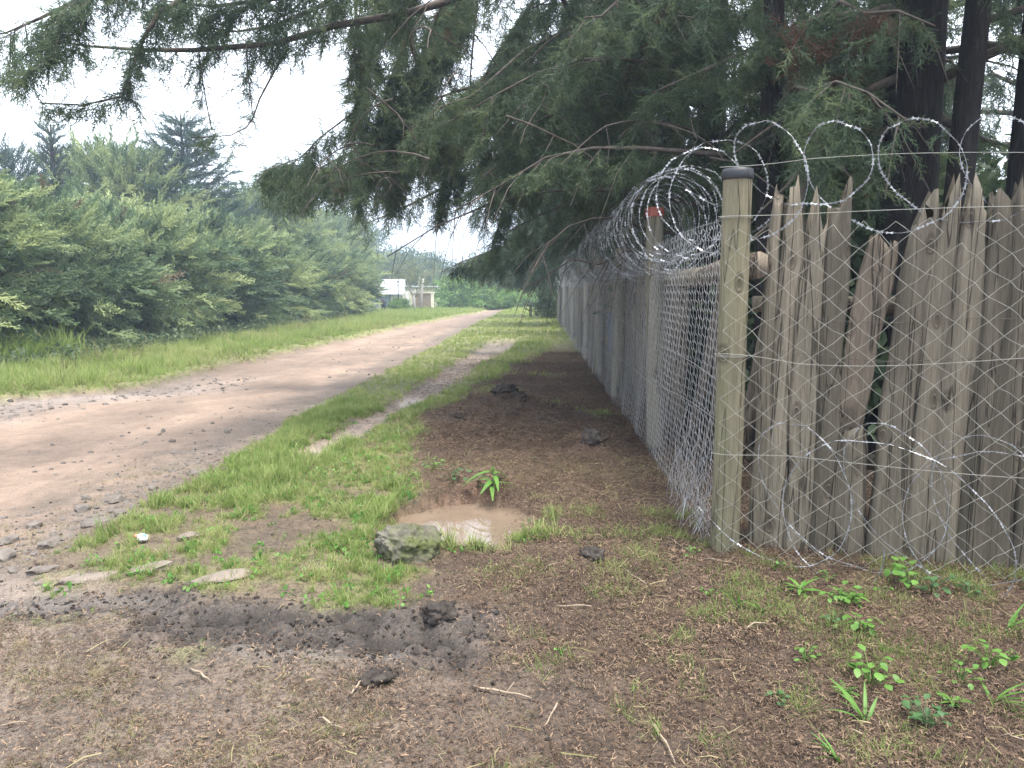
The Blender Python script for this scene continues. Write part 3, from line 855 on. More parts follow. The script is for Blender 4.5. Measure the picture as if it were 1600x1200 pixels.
E5 = [(-0.60,9.56,5.63),(-1.20,9.51,5.19),(-1.20,9.42,4.44),(-1.39,9.38,4.07),(-1.50,9.34,3.77),(-1.57,9.30,3.47),(-1.69,9.25,3.03),(-1.80,9.20,2.58)]
E6 = [(-2.04,7.32,3.70),(-2.16,7.29,3.50),(-2.30,7.26,3.24),(-2.33,7.14,3.04),(-2.39,7.13,2.96),(-2.53,7.12,2.89),(-2.88,7.12,2.87)]
E7 = [(-2.39,7.22,3.70),(-2.37,7.18,3.41),(-2.33,7.14,3.07)]
E8 = [(-2.78,7.11,3.63),(-2.75,7.08,3.44),(-2.72,7.06,3.22),(-2.66,7.02,2.93)]
E9 = [(0.00,9.56,5.56),(-0.38,9.51,5.19),(-0.45,9.42,4.44),(-0.50,9.58,4.05),(-0.51,9.72,3.56),(-0.59,9.79,3.35),(-0.76,9.84,2.89)]
E10 = [(0.00,7.88,5.02),(-0.58,7.43,4.66),(-1.40,7.39,4.31),(-2.19,7.26,4.10),(-2.66,7.15,4.00),(-3.07,7.05,4.02)]
E11 = [(0.58,12.04,5.26),(-0.37,11.45,4.55),(-1.10,11.37,3.91),(-1.83,11.32,3.46),(-2.57,11.29,3.23),(-3.39,11.30,3.32)]
E12 = [(1.17,14.50,4.80),(0.00,14.42,4.11),(-1.17,14.33,3.41),(-2.10,14.28,2.95),(-2.68,14.25,2.72)]
E13 = [(2.40,18.45,4.11),(1.50,18.36,3.36),(0.00,18.27,2.62),(-1.20,18.21,2.17),(-1.65,18.18,1.95)]
E15 = [(-0.31,9.63,5.38),(-0.79,9.52,4.61),(-1.12,9.53,4.04),(-1.29,9.54,3.40),(-1.47,9.54,2.70)]
E16 = [(0.35,10.59,5.38),(-0.26,10.54,4.51),(-0.63,10.63,3.74),(-0.92,10.75,3.06),(-1.01,10.70,2.55)]
E17 = [(1.00,12.00,5.49),(0.31,12.14,4.12),(0.00,12.23,3.13),(-0.32,12.24,2.21)]
E18 = [(-1.33,9.98,3.72),(-2.00,9.92,3.24),(-2.50,9.89,2.99),(-2.92,9.87,2.75)]
E19 = [(-1.17,9.34,5.47),(-1.54,9.27,4.89),(-1.58,9.20,4.30),(-1.67,9.25,3.89),(-1.80,9.30,3.47)]
E20 = [(-0.31,9.78,5.72),(-0.77,9.70,5.12),(-1.00,9.62,4.43),(-1.24,9.67,4.00),(-1.49,9.71,3.48)]
E21 = [(-1.27,8.05,4.74),(-1.88,7.89,4.26),(-2.28,7.76,4.04),(-2.62,7.65,3.95),(-2.94,7.55,3.97)]
E14 = [(0.75,9.44,4.59),(0.14,8.98,4.17),(-0.43,8.92,3.67),(-0.86,8.91,3.53),(-1.15,8.88,3.31)]

def up_trunk(x, y, h, lean=(0, 0)):
    return [(x + lean[0] * t + .04 * math.sin(5 * t + x), y + lean[1] * t, -.15 + h * t) for t in (0, .03, .08, .2, .35, .5, .65, .8, .92, 1)]
def taper(r): return [r * q for q in (1.45, 1.2, 1.05, 1, .92, .8, .65, .45, .28, .12)]

def right_trees():
    over = []                                            # explicit low boughs reaching over the road
    t = Tree((2.7, 10.6, 0), 1)
    T0 = (2.65, 10.6, 5.6)
    for e, r0, dn, sz, hg, tw, bare in ((E1, .05, 7, (.25, .46), .8, .55, .2), (E2, .03, 17, (.22, .4), .6, .42, .3), (E3, .025, 22, (.2, .38), .5, .5, .1),
                                        (E3b, .02, 20, (.2, .38), .6, .5, .2), (E10, .05, 17, (.25, .46), .6, .6, .1), (E4, .022, 20, (.25, .46), .8, .45, .3), (E5, .02, 24, (.28, .5), .9, .5, .12),
                                        (E6, .012, 13, (.16, .3), .5, .25, .3), (E7, .008, 13, (.14, .25), .9, .18, .1), (E8, .006, 13, (.16, .26), .9, .2, .1), (E9, .018, 5, (.25, .4), .9, .5, .3),
                                        (E14, .03, 18, (.3, .5), .9, .7, .1), (E15, .025, 24, (.3, .5), 1.1, .65, .05), (E19, .02, 26, (.3, .5), 1.1, .55, .05), (E20, .022, 28, (.3, .52), 1.1, .65, .05), (E21, .03, 13, (.25, .46), .8, .55, .05), (E16, .025, 18, (.3, .55), 1.1, .65, .05), (E18, .02, 14, (.28, .5), 1.0, .5, .05)):
        k0 = len(t.P)
        t.bough(e, r0, dn, sz, hg, tw, bare)
        over.append((k0, len(t.P)))
    t.wood.tube([T0, E1[0]], [.075, .055], 6); t.wood.tube([T0, (1.6, 9.9, 5.75), E9[0]], [.05, .04, .02], 6)
    t.wood.tube([E1[1], E10[0], E2[0]], [.045, .04, .03], 6); t.wood.tube([E1[1], E14[0]], [.04, .02], 6); t.wood.tube([E10[2], E3[0]], [.03, .025], 6)
    t.wood.tube([E9[0], E5[0], E4[0]], [.03, .025, .02], 6); t.wood.tube([E9[0], E15[0]], [.03, .02], 6); t.wood.tube([T0, (1.4, 10.6, 5.6), E16[0]], [.05, .035, .02], 6); t.wood.tube([E15[2], E18[0]], [.02, .015], 6); t.wood.tube([E9[0], E20[0], E19[0]], [.03, .025, .02], 6); t.wood.tube([E1[2], E21[0]], [.03, .025], 6)
    exp = set()
    for a, b in over: exp |= set(range(a, b))
    nexp = max(exp) + 1
    # bare hanging twigs with small cones
    t.natural(26, 2.7, 11, 5.2, .45, .05, 7, (.35, .6))
    t.bare_twigs(40, (-1.6, 6.6, 2.6), (2.2, 9.5, 4.6))
    def extra(P):
        m = np.zeros(len(P), bool); m[:nexp] = True
        u, v, f = view(P)
        return m & ~((u > 395) & (u < 545) & (v > 95) & (v < 205) & (t.r.uniform(0, 1, len(P)) < .93)) & (v < 345) & ~((u < 300) & (v > 175)) & ~((u < 60) & (v > 150)) & ~((u > 60) & (u < 140) & (v > 125) & (v < 150))
    n = [t.finish('tall dark cypress whose long low boughs reach out over the road', SPR, up_trunk(2.7, 10.6, 12), taper(.2), 'cypresses behind the fence', extra=extra)]

    t = Tree((2.9, 14.2, 0), 2); t.wood.tube([(2.88, 14.2, 5.6), (1.8, 13.2, 5.7), E11[0]], [.07, .06, .05], 6); t.bough(E11, .05, 26, (.4, .65), .9, .85, .12); t.wood.tube([(2.88, 14.2, 5.2), (2.0, 13.2, 5.7), E17[0]], [.05, .04, .03], 6); t.bough(E17, .03, 20, (.35, .6), 1.1, .7, .05); t.natural(24, 2.6, 12, 4.9, .55, .05, 6.5, (.4, .7), .9)
    n.append(t.finish('cypress behind the fence, second along the road, drooping boughs', SPR, up_trunk(2.9, 14.2, 12.5), taper(.2), 'cypresses behind the fence'))
    t = Tree((3.2, 19, 0), 3); t.wood.tube([(3.2, 19, 5.2), (2.3, 16.8, 5.3), E12[0]], [.07, .06, .05], 6); t.bough(E12, .05, 22, (.4, .7), .9, .9, .15); t.natural(24, 2.4, 12, 4.9, .55, .05, 5.5, (.5, .85), 1.0)
    n.append(t.finish('cypress behind the fence, third along the road', SPRF, up_trunk(3.2, 19, 13), taper(.22), 'cypresses behind the fence'))
    t = Tree((3.5, 25, 0), 4); t.wood.tube([(3.5, 25, 4.6), (3.1, 21.6, 4.7), E13[0]], [.07, .06, .05], 6); t.bough(E13, .05, 20, (.45, .8), .9, .9, .1); t.natural(24, 2.2, 12, 5.0, .55, .05, 4.6, (.6, 1.0), 1.1)
    n.append(t.finish('cypress behind the fence, fourth along, boughs low over the verge', SPRF, up_trunk(3.5, 25, 13), taper(.22), 'cypresses behind the fence'))
    t = Tree((4.0, 33, 0), 5); t.natural(26, 2.0, 12, 6.2, .5, .05, 3.6, (.8, 1.3), 1.3)
    n.append(t.finish('cypress at the far end of the fence, dark crown over the road', SPRF, up_trunk(4, 33, 13), taper(.22), 'cypresses behind the fence'))
    t = Tree((4.6, 43, 0), 6); t.natural(26, 1.9, 13, 6.5, .5, .05, 3.2, (1.0, 1.5), 1.4)
    n.append(t.finish('farthest dark cypress past the end of the fence', SPRF, up_trunk(4.6, 43, 13), taper(.22), 'cypresses behind the fence'))

    t = Tree((3.44, 6.75, 0), 7); t.natural(20, 3.0, 10, 4.2, .35, .05, 7, (.3, .55))
    low = [((3.3, 6.7, 3.3), (2.7, 6.6, 3.05), (2.1, 6.7, 2.75), (1.7, 6.9, 2.6)), ((3.3, 6.75, 2.9), (2.9, 6.7, 2.75), (2.5, 6.8, 2.5), (2.2, 7.0, 2.4)), ((3.3, 6.8, 3.8), (2.5, 6.5, 3.7), (1.8, 6.6, 3.4), (1.2, 6.9, 3.2)),
           ((3.7, 6.9, 3.0), (4.2, 7.2, 2.9), (4.8, 7.4, 2.8)), ((3.3, 6.6, 3.6), (2.8, 6.0, 3.6), (2.3, 5.7, 3.4)), ((3.4, 7, 3.2), (2.9, 7.6, 3.0), (2.3, 8.2, 2.8), (1.9, 8.8, 2.7))]
    for b in low: t.bough(b, .045, 14, (.25, .45), .7, .6, .1)
    n.append(t.finish('thickest cypress trunk, standing right behind the palings', SPR, up_trunk(3.44, 6.75, 11), taper(.235), 'cypresses behind the fence', 16))
    t = Tree((3.62, 6.3, 0), 8); t.natural(10, 3.4, 9, 3.0, .3, .035, 6, (.3, .5)); 
    n.append(t.finish('slimmer leaning cypress trunk just right of the thickest trunk', SPR, up_trunk(3.55, 6.3, 9, (.25, 0)), taper(.11), 'cypresses behind the fence', 12))
    t = Tree((4.25, 6.5, 0), 9); t.natural(12, 3.0, 9, 3.2, .2, .04, 6, (.3, .5))
    n.append(t.finish('cypress trunk at the right edge behind the palings', SPR, up_trunk(4.25, 6.5, 9.5), taper(.13), 'cypresses behind the fence', 12))
    t = Tree((2.26, 6.85, 0), 10); t.natural(18, 2.1, 8, 2.6, .3, .03, 8, (.3, .5))
    n.append(t.finish('thin dark cypress between the corner post and the thickest trunk', SPR, up_trunk(2.26, 6.85, 8.5), taper(.105), 'cypresses behind the fence', 10))
    t = Tree((2.1, 8.2, 0), 11); t.natural(24, 1.7, 8.5, 3.2, .45, .03, 8, (.3, .55))
    n.append(t.finish('thin cypress behind the wire netting near the corner', SPR, up_trunk(2.1, 8.2, 9), taper(.09), 'cypresses behind the fence', 10))
    t = Tree((5.2, 11.5, 0), 12); t.natural(34, 1.0, 9, 4.0, .2, .05, 8, (.45, .75))
    n.append(t.finish('cypress deep inside the plot seen between the trunks', SPRF, up_trunk(5.2, 11.5, 11), taper(.2), 'cypresses behind the fence', 10))
    t = Tree((8.2, 12.5, 0), 13); t.natural(18, 1.2, 9, 3.6, .3, .05, 5, (.4, .8))
    n.append(t.finish('cypress deep inside the plot beyond the right end of palings', SPRF, up_trunk(8.2, 12.5, 11), taper(.2), 'cypresses behind the fence', 10))
    print('right sprigs', n, sum(n))

    # a dead pale pole and snapped branches behind the palings
    root = thing('dead_pole', (2.29, 6.17, 0), 'pale dead pole with snapped side branches behind the palings', 'dead tree')
    m = MB(); m.tube([(2.29, 6.17, -.1), (2.29, 6.17, 1.2), (2.27, 6.17, 2.2), (2.28, 6.18, 2.9)], [.045, .04, .036, .03], 8)
    put('trunk', m.mesh('trunk', True), M['deadwood'], root)
    for a, b, c in (((2.28, 6.17, 2.35), (2.45, 6.1, 2.7), (2.5, 6.0, 2.95)), ((2.28, 6.17, 2.5), (2.1, 6.0, 2.3), (1.85, 5.8, 2.1)), ((2.28, 6.17, 2.75), (2.5, 6.1, 2.5), (2.75, 6.05, 2.2)), ((2.28, 6.17, 2.9), (2.05, 6.1, 2.8), (1.7, 6.0, 2.55)), ((2.28, 6.17, 2.2), (2.0, 5.9, 2.05), (1.6, 5.7, 1.75))):
        m = MB(); m.tube([a, b, c], [.02, .014, .006], 6); put('branch', m.mesh('branch', True), M['deadwood'], root)
right_trees()

# ------------------------------------------------------------------ bushes, hedges and trees elsewhere
def clumpy(name, label, cat, c, rad, n, variants, size, group=None, clumps=40, tilt=.1, droop=.0, inner=.35, trunk=None, seed=0, up=0.0, part='foliage', boxy=2.0, tintb=0.0, clr=.36, lo=.68, foot=0):
    """a shrub or small tree: leaf sprays gathered in clumps on a lumpy body"""
    r = np.random.default_rng(seed)
    root = thing(name, (c[0], c[1], 0), label, cat, group)
    cz = c[2]
    d = r.normal(0, 1, (clumps, 3)); d /= np.linalg.norm(d, axis=1, keepdims=True)
    d[:, 2] = np.where(d[:, 2] < -.75, -d[:, 2], d[:, 2])
    if boxy > 2: 
        k = (np.abs(d) ** boxy).sum(1) ** (1 / boxy); d = d / k[:, None]
    cc = d * np.array(rad) * r.uniform(lo, 1.04 if foot else 1.0, (clumps, 1))
    ci = r.integers(0, clumps, n)
    base = cc[ci]
    out = d[ci]
    cr = min(rad) * clr
    P = base + r.normal(0, 1, (n, 3)) * cr * np.array([1, 1, .34])
    fill = r.uniform(0, 1, n) < inner
    P[fill] = (r.normal(0, 1, (fill.sum(), 3)) * .42) * np.array(rad)
    D = out + (P - base) / cr * .45 + r.normal(0, .3, (n, 3)); D[:, 2] += up
    D[:, 2] -= droop
    P = P + np.array([c[0], c[1], cz])
    gz = .02
    ok = P[:, 2] > gz + .05 + foot * r.uniform(0, 1, n)
    P, D, ci = P[ok], D[ok], ci[ok]; n = len(P)
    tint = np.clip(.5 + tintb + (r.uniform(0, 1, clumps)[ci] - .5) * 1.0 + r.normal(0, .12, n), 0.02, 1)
    S = r.uniform(*size, n)
    m = MB()
    if trunk is not None:
        m.tube([(c[0], c[1], -.1), (c[0] + .05, c[1], cz * .6), (c[0], c[1], cz)], [trunk, trunk * .8, trunk * .5], 8)
    for k in range(min(clumps, 26)):
        q = cc[k] * .85
        m.tube([(c[0], c[1], max(.15, cz * .35)), (c[0] + q[0] * .5, c[1] + q[1] * .5, max(.15, cz * .6 + q[2] * .3)), (c[0] + q[0], c[1] + q[1], max(.1, cz + q[2]))], [.03, .02, .006], 4, False)
    put('trunk' if trunk else 'stems', m.mesh('trunk', True), M['bark'], root)
    scatter(part, variants, P, euler_dir(D, r.uniform(0, 6.28, n)), S, r.integers(0, len(variants), n), tint, root)
    return root

def hedge_row():
    spec = [  # x, y, radius x, radius y, height
        (-11.3, 9.5, 2.2, 2.6, 4.0, 'out-of-line cypress hedge bush nearest the camera at the left edge'),
        (-11.6, 14.6, 2.35, 2.6, 3.45, 'first and tallest bush of the cypress hedge at the left edge'),
        (-11.5, 18.3, 2.3, 2.5, 3.4, 'second cypress hedge bush from the left, below the spire'),
        (-11.3, 22.4, 2.4, 2.7, 3.5, 'third cypress hedge bush from the left, with yellowish top'),
        (-11.2, 27, 2.4, 2.9, 3.55, 'fourth cypress hedge bush, in front of the tiered conifer'),
        (-11.1, 32, 2.3, 3.0, 3.5, 'fifth cypress hedge bush, right of the tiered conifer'),
        (-11.0, 37, 2.3, 3.0, 3.5, 'sixth cypress hedge bush, under the hanging boughs'),
        (-10.8, 42, 2.2, 3.0, 3.5, 'seventh cypress hedge bush, second from the shed end'),
        (-10.7, 47.5, 2.0, 2.8, 3.5, 'last cypress hedge bush, bright green beside the tin shed')]
    for k, (x, y, rx, ry, h, lab) in enumerate(spec):
        g = y / 15
        c = clumpy('hedge_bush', lab, 'hedge', (x, y, h * .5), (rx, ry * .84, h * .55), int(2700 / max(1, g ** .4)), SPH, (.42 * g ** .35, .75 * g ** .35), 'cypress hedge along the far side of the road',
               clumps=58, droop=.1, inner=.08, clr=.2, lo=.62, foot=1.1, trunk=.1, seed=200 + k, up=.12, tintb=(-.06, .02, -.12, .14, -.1, .08, -.05, .1, .18)[k])
hedge_row()

def spire(name, label, x, y, h, w, tiers, seed, size, up=.25, per=9):
    r = np.random.default_rng(seed); t = Tree((x, y, 0), seed)
    for k in range(tiers):
        z = h * (.22 + .76 * k / tiers); L = w * (1 - (z / h - .22) / .8) ** .8 + .12
        for j in range(per):
            a = 2 * math.pi * (j + r.uniform(0, .6)) / per; l = L * r.uniform(.75, 1.12)
            pts = [(x + math.cos(a) * l * q, y + math.sin(a) * l * q, z + l * (.1 * q + up * q * q) + 0) for q in (.05, .35, .7, 1)]
            t.wood.tube(pts, [.03, .022, .014, .006], 4, False)
            m = max(3, int(l * 9))
            for q in range(m):
                f = (q + .7) / m; i = min(2, int(f * 3)); u = f * 3 - i
                p = Vector(pts[i]).lerp(Vector(pts[min(i + 1, 3)]), min(1, u))
                d = Vector((math.cos(a), math.sin(a), up * 1.2)) + Vector(r.normal(0, .28, 3))
                t.sprigs(tuple(p), tuple(d), r.uniform(*size))
    t.finish(label, SPC, up_trunk(x, y, h), taper(.16), 'trees behind the hedge', name='conifer_tree', keep=False)
spire('conifer_tree', 'tall tiered conifer with upswept tips rising behind the hedge', -12.9, 31, 8.5, 3.0, 16, 300, (.4, .72), .3, 10)
spire('conifer_tree', 'narrow blue-green conifer spire rising behind the hedge', -15.75, 27, 7.3, .8, 16, 301, (.3, .5), .8, 8)
clumpy('bushy_tree', 'rounded dark tree behind the hedge at the left edge', 'tree', (-18.8, 28.5, 4.6), (1.9, 1.9, 1.7), 1500, SPC, (.4, .7), 'trees behind the hedge', 30, trunk=.14, seed=310, up=.3)
clumpy('bushy_tree', 'feathery yellow-green treetop behind the hedge beside the spire', 'tree', (-15.0, 30, 4.7), (1.9, 1.9, 2.0), 1800, SPH, (.5, .9), 'trees behind the hedge', 40, trunk=.14, seed=311, up=.45, tintb=.12)
clumpy('bushy_tree', 'pale feathery treetop behind the hedge right of the tiered conifer', 'tree', (-12.2, 38, 4.2), (2.2, 2.2, 1.9), 1600, SPH, (.5, .9), 'trees behind the hedge', 36, trunk=.14, seed=312, up=.45, tintb=.05)
clumpy('bushy_tree', 'light green treetop peeping over the far end of the hedge', 'tree', (-13.4, 56, 4.6), (3.2, 2.6, 2.0), 1500, SPH, (.7, 1.2), 'trees behind the hedge', 36, trunk=.16, seed=313, up=.4, tintb=.2)

# closing the far end of the road
for k, (x, y, z, rx, rz, lab) in enumerate([(-11, 84, 3.0, 4.0, 2.6, 'grey-green tree behind the tin shed'), (-1.0, 92, 3.0, 4.0, 2.8, 'grey-green tree beyond the clipped hedge'), (5.5, 104, 3.8, 5, 3.6, 'hazy tree where the road bends out of sight'),
                                            (14, 108, 4.2, 6, 4, 'hazy tree right of the bend behind the cypresses'), (-19, 88, 4.5, 5, 4, 'tree behind the far hedge left of the shed')]):
    clumpy('far_tree', lab, 'tree', (x, y, z), (rx, 4, rz), 1500, LFB, (.7, 1.2), 'trees closing the far end of the road', 40, trunk=.2, seed=320 + k)
for k, (x, y, rx, h, lab) in enumerate([(-4.2, 60.5, 1.5, 2.35, 'tall square-clipped green hedge beside the stone gate wall'), (-2.2, 62.5, 1.0, 1.9, 'rounded green shrub right of the clipped hedge'), (-.6, 65, .9, 1.5, 'smaller shrub by the white wooden post'), (.9, 68, .9, 1.7, 'yellow-green shrub farthest along the left verge'), (2.2, 74, 1.1, 1.6, 'dull green shrub at the bend of the road')]):
    clumpy('clipped_hedge' if k == 0 else 'green_shrub', lab, 'hedge' if k == 0 else 'shrub', (x, y, h * .5), (rx, 1.3, h * .52), 900, LFP, (.35, .6), None, 40, seed=340 + k, boxy=6 if k == 0 else 2, tintb=.1)
clumpy('round_bush', 'low round clipped bush in front of the white wall', 'bush', (-8.0, 55.2, .42), (.75, .75, .5), 420, LFP, (.2, .34), None, 24, seed=350)
clumpy('green_shrub', 'leafy shrub at the far end of the wire fence', 'shrub', (2.0, 40.5, .75), (.62, .8, .85), 800, LFB, (.2, .34), None, 30, seed=351)
for k, (x, y, rx, h, lab) in enumerate([(2.95, 7.7, .6, 1.9, 'added dark shrub darkening the gap behind the netting by the corner'), (3.5, 9.2, .95, 2.9, 'added dark shrub farther back behind the netting'), (5.0, 8.9, 1.5, 2.8, 'added dark shrub behind the palings right of the thick trunk'), (7.4, 9.0, 1.6, 2.0, 'added dark shrub behind the palings at the right edge'), (3.9, 13, 1.3, 2.0, 'added dark shrub under the second cypress'), (4.2, 17, 1.4, 2.0, 'added dark shrub under the third cypress'), (4.5, 22.5, 1.5, 2.0, 'added dark shrub under the fourth cypress')]):
    clumpy('darkening_shrub', lab, 'shrub', (x, y, h * .5), (rx, 1.1, h * .55), int(700 * h / 1.9), LFU, (.3, .5), 'shrubs added inside the plot', 30, seed=360 + k, tintb=-.3)  # added shrubs, tinted dark so the gaps in the fence look shaded

# the young forked tree before the gate
def gate_tree():
    t = Tree((-7.0, 55.2, 0), 371); r = t.r
    t.trunk.tube([(-7.0, 55.2, 1.1), (-7.35, 55.2, 1.7), (-7.55, 55.1, 2.5)], [.09, .06, .02], 6)
    t.trunk.tube([(-7.0, 55.2, 1.0), (-6.7, 55.2, 1.6), (-6.55, 55.2, 2.6)], [.09, .06, .02], 6)
    for k in range(330):
        p = (-7.0 + r.normal(0, 1.0), 55.2 + r.normal(0, .8), 2.65 + r.normal(0, .6)); t.sprigs(p, tuple(r.normal(0, 1, 3)), r.uniform(.22, .42))
    t.finish('young forked tree with sparse pale leaves before the stone gate wall', LFO, [(-7.05, 55.2, -.1), (-7.0, 55.2, .6), (-7.0, 55.2, 1.2)], [.13, .11, .1], None, 8, 'young_tree', False, None, M['greypost'])
    t = Tree((-8.15, 54.6, 0), 372); r = t.r
    for k in range(24): t.sprigs((-8.15 + r.normal(0, .22), 54.6 + r.normal(0, .2), .55 + r.normal(0, .2)), tuple(r.normal(0, 1, 3)), r.uniform(.12, .22))
    t.finish('slim sapling in front of the round clipped bush', LFP, [(-8.15, 54.6, -.1), (-8.15, 54.6, .5), (-8.13, 54.6, .9)], [.03, .025, .01], None, 6, 'sapling', False)
gate_tree()

# ------------------------------------------------------------------ the far plot: shed, wall, house, poles
def corrugated(a, b, z0, z1, y, depth=.02, pitch=.076, tilt=0.0):
    m = MB(); n = int((b - a) / pitch * 2) + 1; v = []
    for k in range(n + 1):
        x = a + (b - a) * k / n; dy = depth * (1 if k % 2 else -1)
        v += [(x, y + dy, z0), (x, y + dy + tilt, z1)]
    m.add(v, [(2 * k, 2 * k + 2, 2 * k + 3, 2 * k + 1) for k in range(n)])
    m.add([(q[0], q[1] + .012, q[2]) for q in v], [(2 * k + 1, 2 * k + 3, 2 * k + 2, 2 * k) for k in range(n)])
    return m

def far_plot():
    s = thing('tin_shed', (-9.6, 59.2, 0), 'small tin shed with a bright sloping sheet roof at the end of hedge', 'shed')
    put('wall', corrugated(-11.6, -9.95, -.1, 1.32, 58.2).mesh('wall'), M['tin_blue'], s)
    put('wall', corrugated(-9.08, -8.3, -.1, 1.32, 58.2).mesh('wall'), M['white_wall'], s)
    m = MB(); m.box((-8.31, 59.2, .6), (.05, 2.0, 1.4)); m.box((-11.6, 59.2, .6), (.05, 2.0, 1.4)); m.box((-9.95, 60.2, .9), (3.3, .05, 2.0)); put('wall', m.mesh('wall'), M['white_wall'], s)
    d = put('door', corrugated(-9.95, -9.08, -.06, 1.26, 58.22, .012, .2).mesh('door'), M['tin_door'], s)
    m = MB(); m.box((-9.2, 58.18, .62), (.03, .03, .14)); h = put('handle', m.mesh('handle'), M['darkpost'], d); h.matrix_parent_inverse = Matrix.Translation(-Vector(s.location)) 
    for x in (-9.06, -9.97):
        m = MB(); m.box((x, 58.19, .6), (.07, .06, 1.36)); put('door_post', m.mesh('door_post'), M['cream'], s)
    rf = corrugated(-11.8, -8.15, 1.28, 2.42, 57.95, .02, .09, 1.9)
    put('roof', rf.mesh('roof'), M['tin'], s)
    m = MB(); m.tube([(-11.8, 57.93, 1.27), (-8.15, 57.93, 1.27)], .04, 6); put('gutter', m.mesh('gutter'), M['tin_blue'], s)

    w = thing('plot_wall', (-8.2, 58.6, 0), 'low white sheet wall between the tin shed and the stone wall', 'wall')
    put('panel', corrugated(-8.25, -7.75, -.1, 1.5, 58.6, .02, .12).mesh('panel'), M['white_wall'], w)
    put('panel', corrugated(-7.7, -7.45, -.1, 1.55, 58.6, .02, .12).mesh('panel'), M['tin_blue'], w)
    m = MB(); m.box((-7.36, 58.5, .75), (.16, .2, 1.75)); put('pillar', m.mesh('pillar'), M['white_wall'], w)

    g = thing('stone_gate_wall', (-6.7, 57.3, 0), 'squared stone wall panel framed by cream pillars and coping', 'wall')
    for x in (-7.48, -5.9):
        m = MB(); m.box((x, 57.3, .68), (.2, .3, 1.56)); put('pillar', m.mesh('pillar'), M['cream'], g)
    m = MB(); m.box((-6.69, 57.3, 1.4), (1.9, .34, .12)); put('coping', m.mesh('coping'), M['cream'], g)
    m = MB(); m.box((-6.69, 57.36, .6), (1.36, .14, 1.48)); put('backing', m.mesh('backing'), M['mortar'], g)
    bm = {}
    for r in range(7):
        n = 4
        for k in range(n + (r % 2)):
            w_ = 1.36 / n
            x0 = -7.37 + (k - .5 * (r % 2)) * w_; x1 = min(x0 + w_, -6.01); x0 = max(x0, -7.37)
            key = round(x1 - x0, 3)
            if key not in bm:
                q = MB(); q.box((0, 0, 0), (x1 - x0 - .03, .12, .165)); bm[key] = q.mesh('block'); bm[key].materials.append(M['block'])
            o = bpy.data.objects.new('block', bm[key]); COL.objects.link(o); o.parent = g
            o.location = ((x0 + x1) / 2 + 6.7, -.045 - .012 * random.random(), .02 + .195 * r)

    h = thing('low_house', (-8.0, 64, 0), 'low white house with dark window behind the stone wall', 'house')
    m = MB(); m.box((-7.6, 65.5, .85), (2.9, 3, 1.9)); put('wall', m.mesh('wall'), M['white_wall'], h)
    m = MB(); m.box((-7.9, 65.4, 1.9), (3.6, 3.8, .1)); put('roof', m.mesh('roof'), M['tin'], h)
    f = MB(); f.box((-7.05, 63.98, 1.5), (1.0, .05, .6)); fo = put('window', f.mesh('window'), M['cream'], h)
    for x in (-7.3, -6.83):
        f = MB(); f.box((x, 63.94, 1.5), (.4, .03, .46)); po = put('pane', f.mesh('pane'), M['glass'], fo); po.matrix_parent_inverse = Matrix.Translation(-Vector(h.location))

    m = MB(); m.tube([(-6.55, 55.4, -.1), (-6.5, 55.4, 1.2), (-6.35, 55.5, 2.4)], [.1, .09, .08], 8)
    o = link('wooden_pole', m.mesh('wooden_pole', True), M['greypost']); tag(o, 'pale leaning pole in front of the stone gate wall', 'pole')
    m = MB(); m.tube([(-8.15, 55.4, -.1), (-8.15, 55.4, 2.45)], [.045, .04], 8)
    o = link('thin_pole', m.mesh('thin_pole', True), M['darkpost']); tag(o, 'thin dark pole at the corner of the tin shed', 'pole')
    m = MB(); m.tube([(-3.1, 61, -.1), (-3.1, 61, 1.55)], [.07, .05], 8)
    o = link('white_post', m.mesh('white_post', True), M['white_wall']); tag(o, 'white wooden post by the far shrubs', 'post')
    m = MB(); m.tube([(-2.0, 63, -.1), (-2.0, 63, 1.15)], [.05, .04], 8)
    o = link('white_post', m.mesh('white_post', True), M['white_wall']); tag(o, 'shorter white post right of the other white post', 'post')

    b = thing('roadside_bench', (1.05, 42, 0), 'small plank shelf on a post beside the far end of the fence', 'shelf')
    m = MB(); m.tube([(1.02, 42, -.1), (1.02, 42, .78)], [.09, .08], 8); put('post', m.mesh('post', True), M['post'], b)
    m = MB(); m.box((.95, 42, .82), (.75, .4, .05)); put('plank', m.mesh('plank'), M['deadwood'], b)
    m = MB(); m.tube([(1.32, 42, -.1), (1.32, 42, .78)], .02, 6); put('stake', m.mesh('stake', True), M['greypost'], b)
    m = MB(); m.tube([(.98, 41.95, .45), (.72, 41.95, .55), (.66, 41.95, .7)], [.03, .03, .02], 6); put('brace', m.mesh('brace', True), M['deadwood'], b)

    # the small figure by the shed, back to us
    me = bpy.data.meshes.new('person')
    J = [(0, 0, .52), (0, 0, .72), (0, .0, .84), (0, -.01, .9), (0, -.01, 1.0), (.07, 0, .5), (.09, .03, .27), (.09, 0, .03), (.09, -.1, .0), (-.07, 0, .5), (-.08, -.06, .27), (-.07, .06, .04), (-.07, -.03, .0),
         (.12, 0, .8), (.18, .0, .62), (.17, -.05, .47), (-.12, 0, .8), (-.18, .0, .62), (-.17, -.04, .47)]
    Rr = [.11, .1, .06, .045, .085, .075, .05, .035, .025, .075, .05, .035, .025, .05, .035, .025, .05, .035, .025]
    me.from_pydata(J, [(0, 1), (1, 2), (2, 3), (3, 4), (0, 5), (5, 6), (6, 7), (7, 8), (0, 9), (9, 10), (10, 11), (11, 12), (2, 13), (13, 14), (14, 15), (2, 16), (16, 17), (17, 18)], [])
    o = bpy.data.objects.new('person', me); COL.objects.link(o); o.location = (-8.72, 52.4, .03); o.scale = (1.0, 1.0, .95)
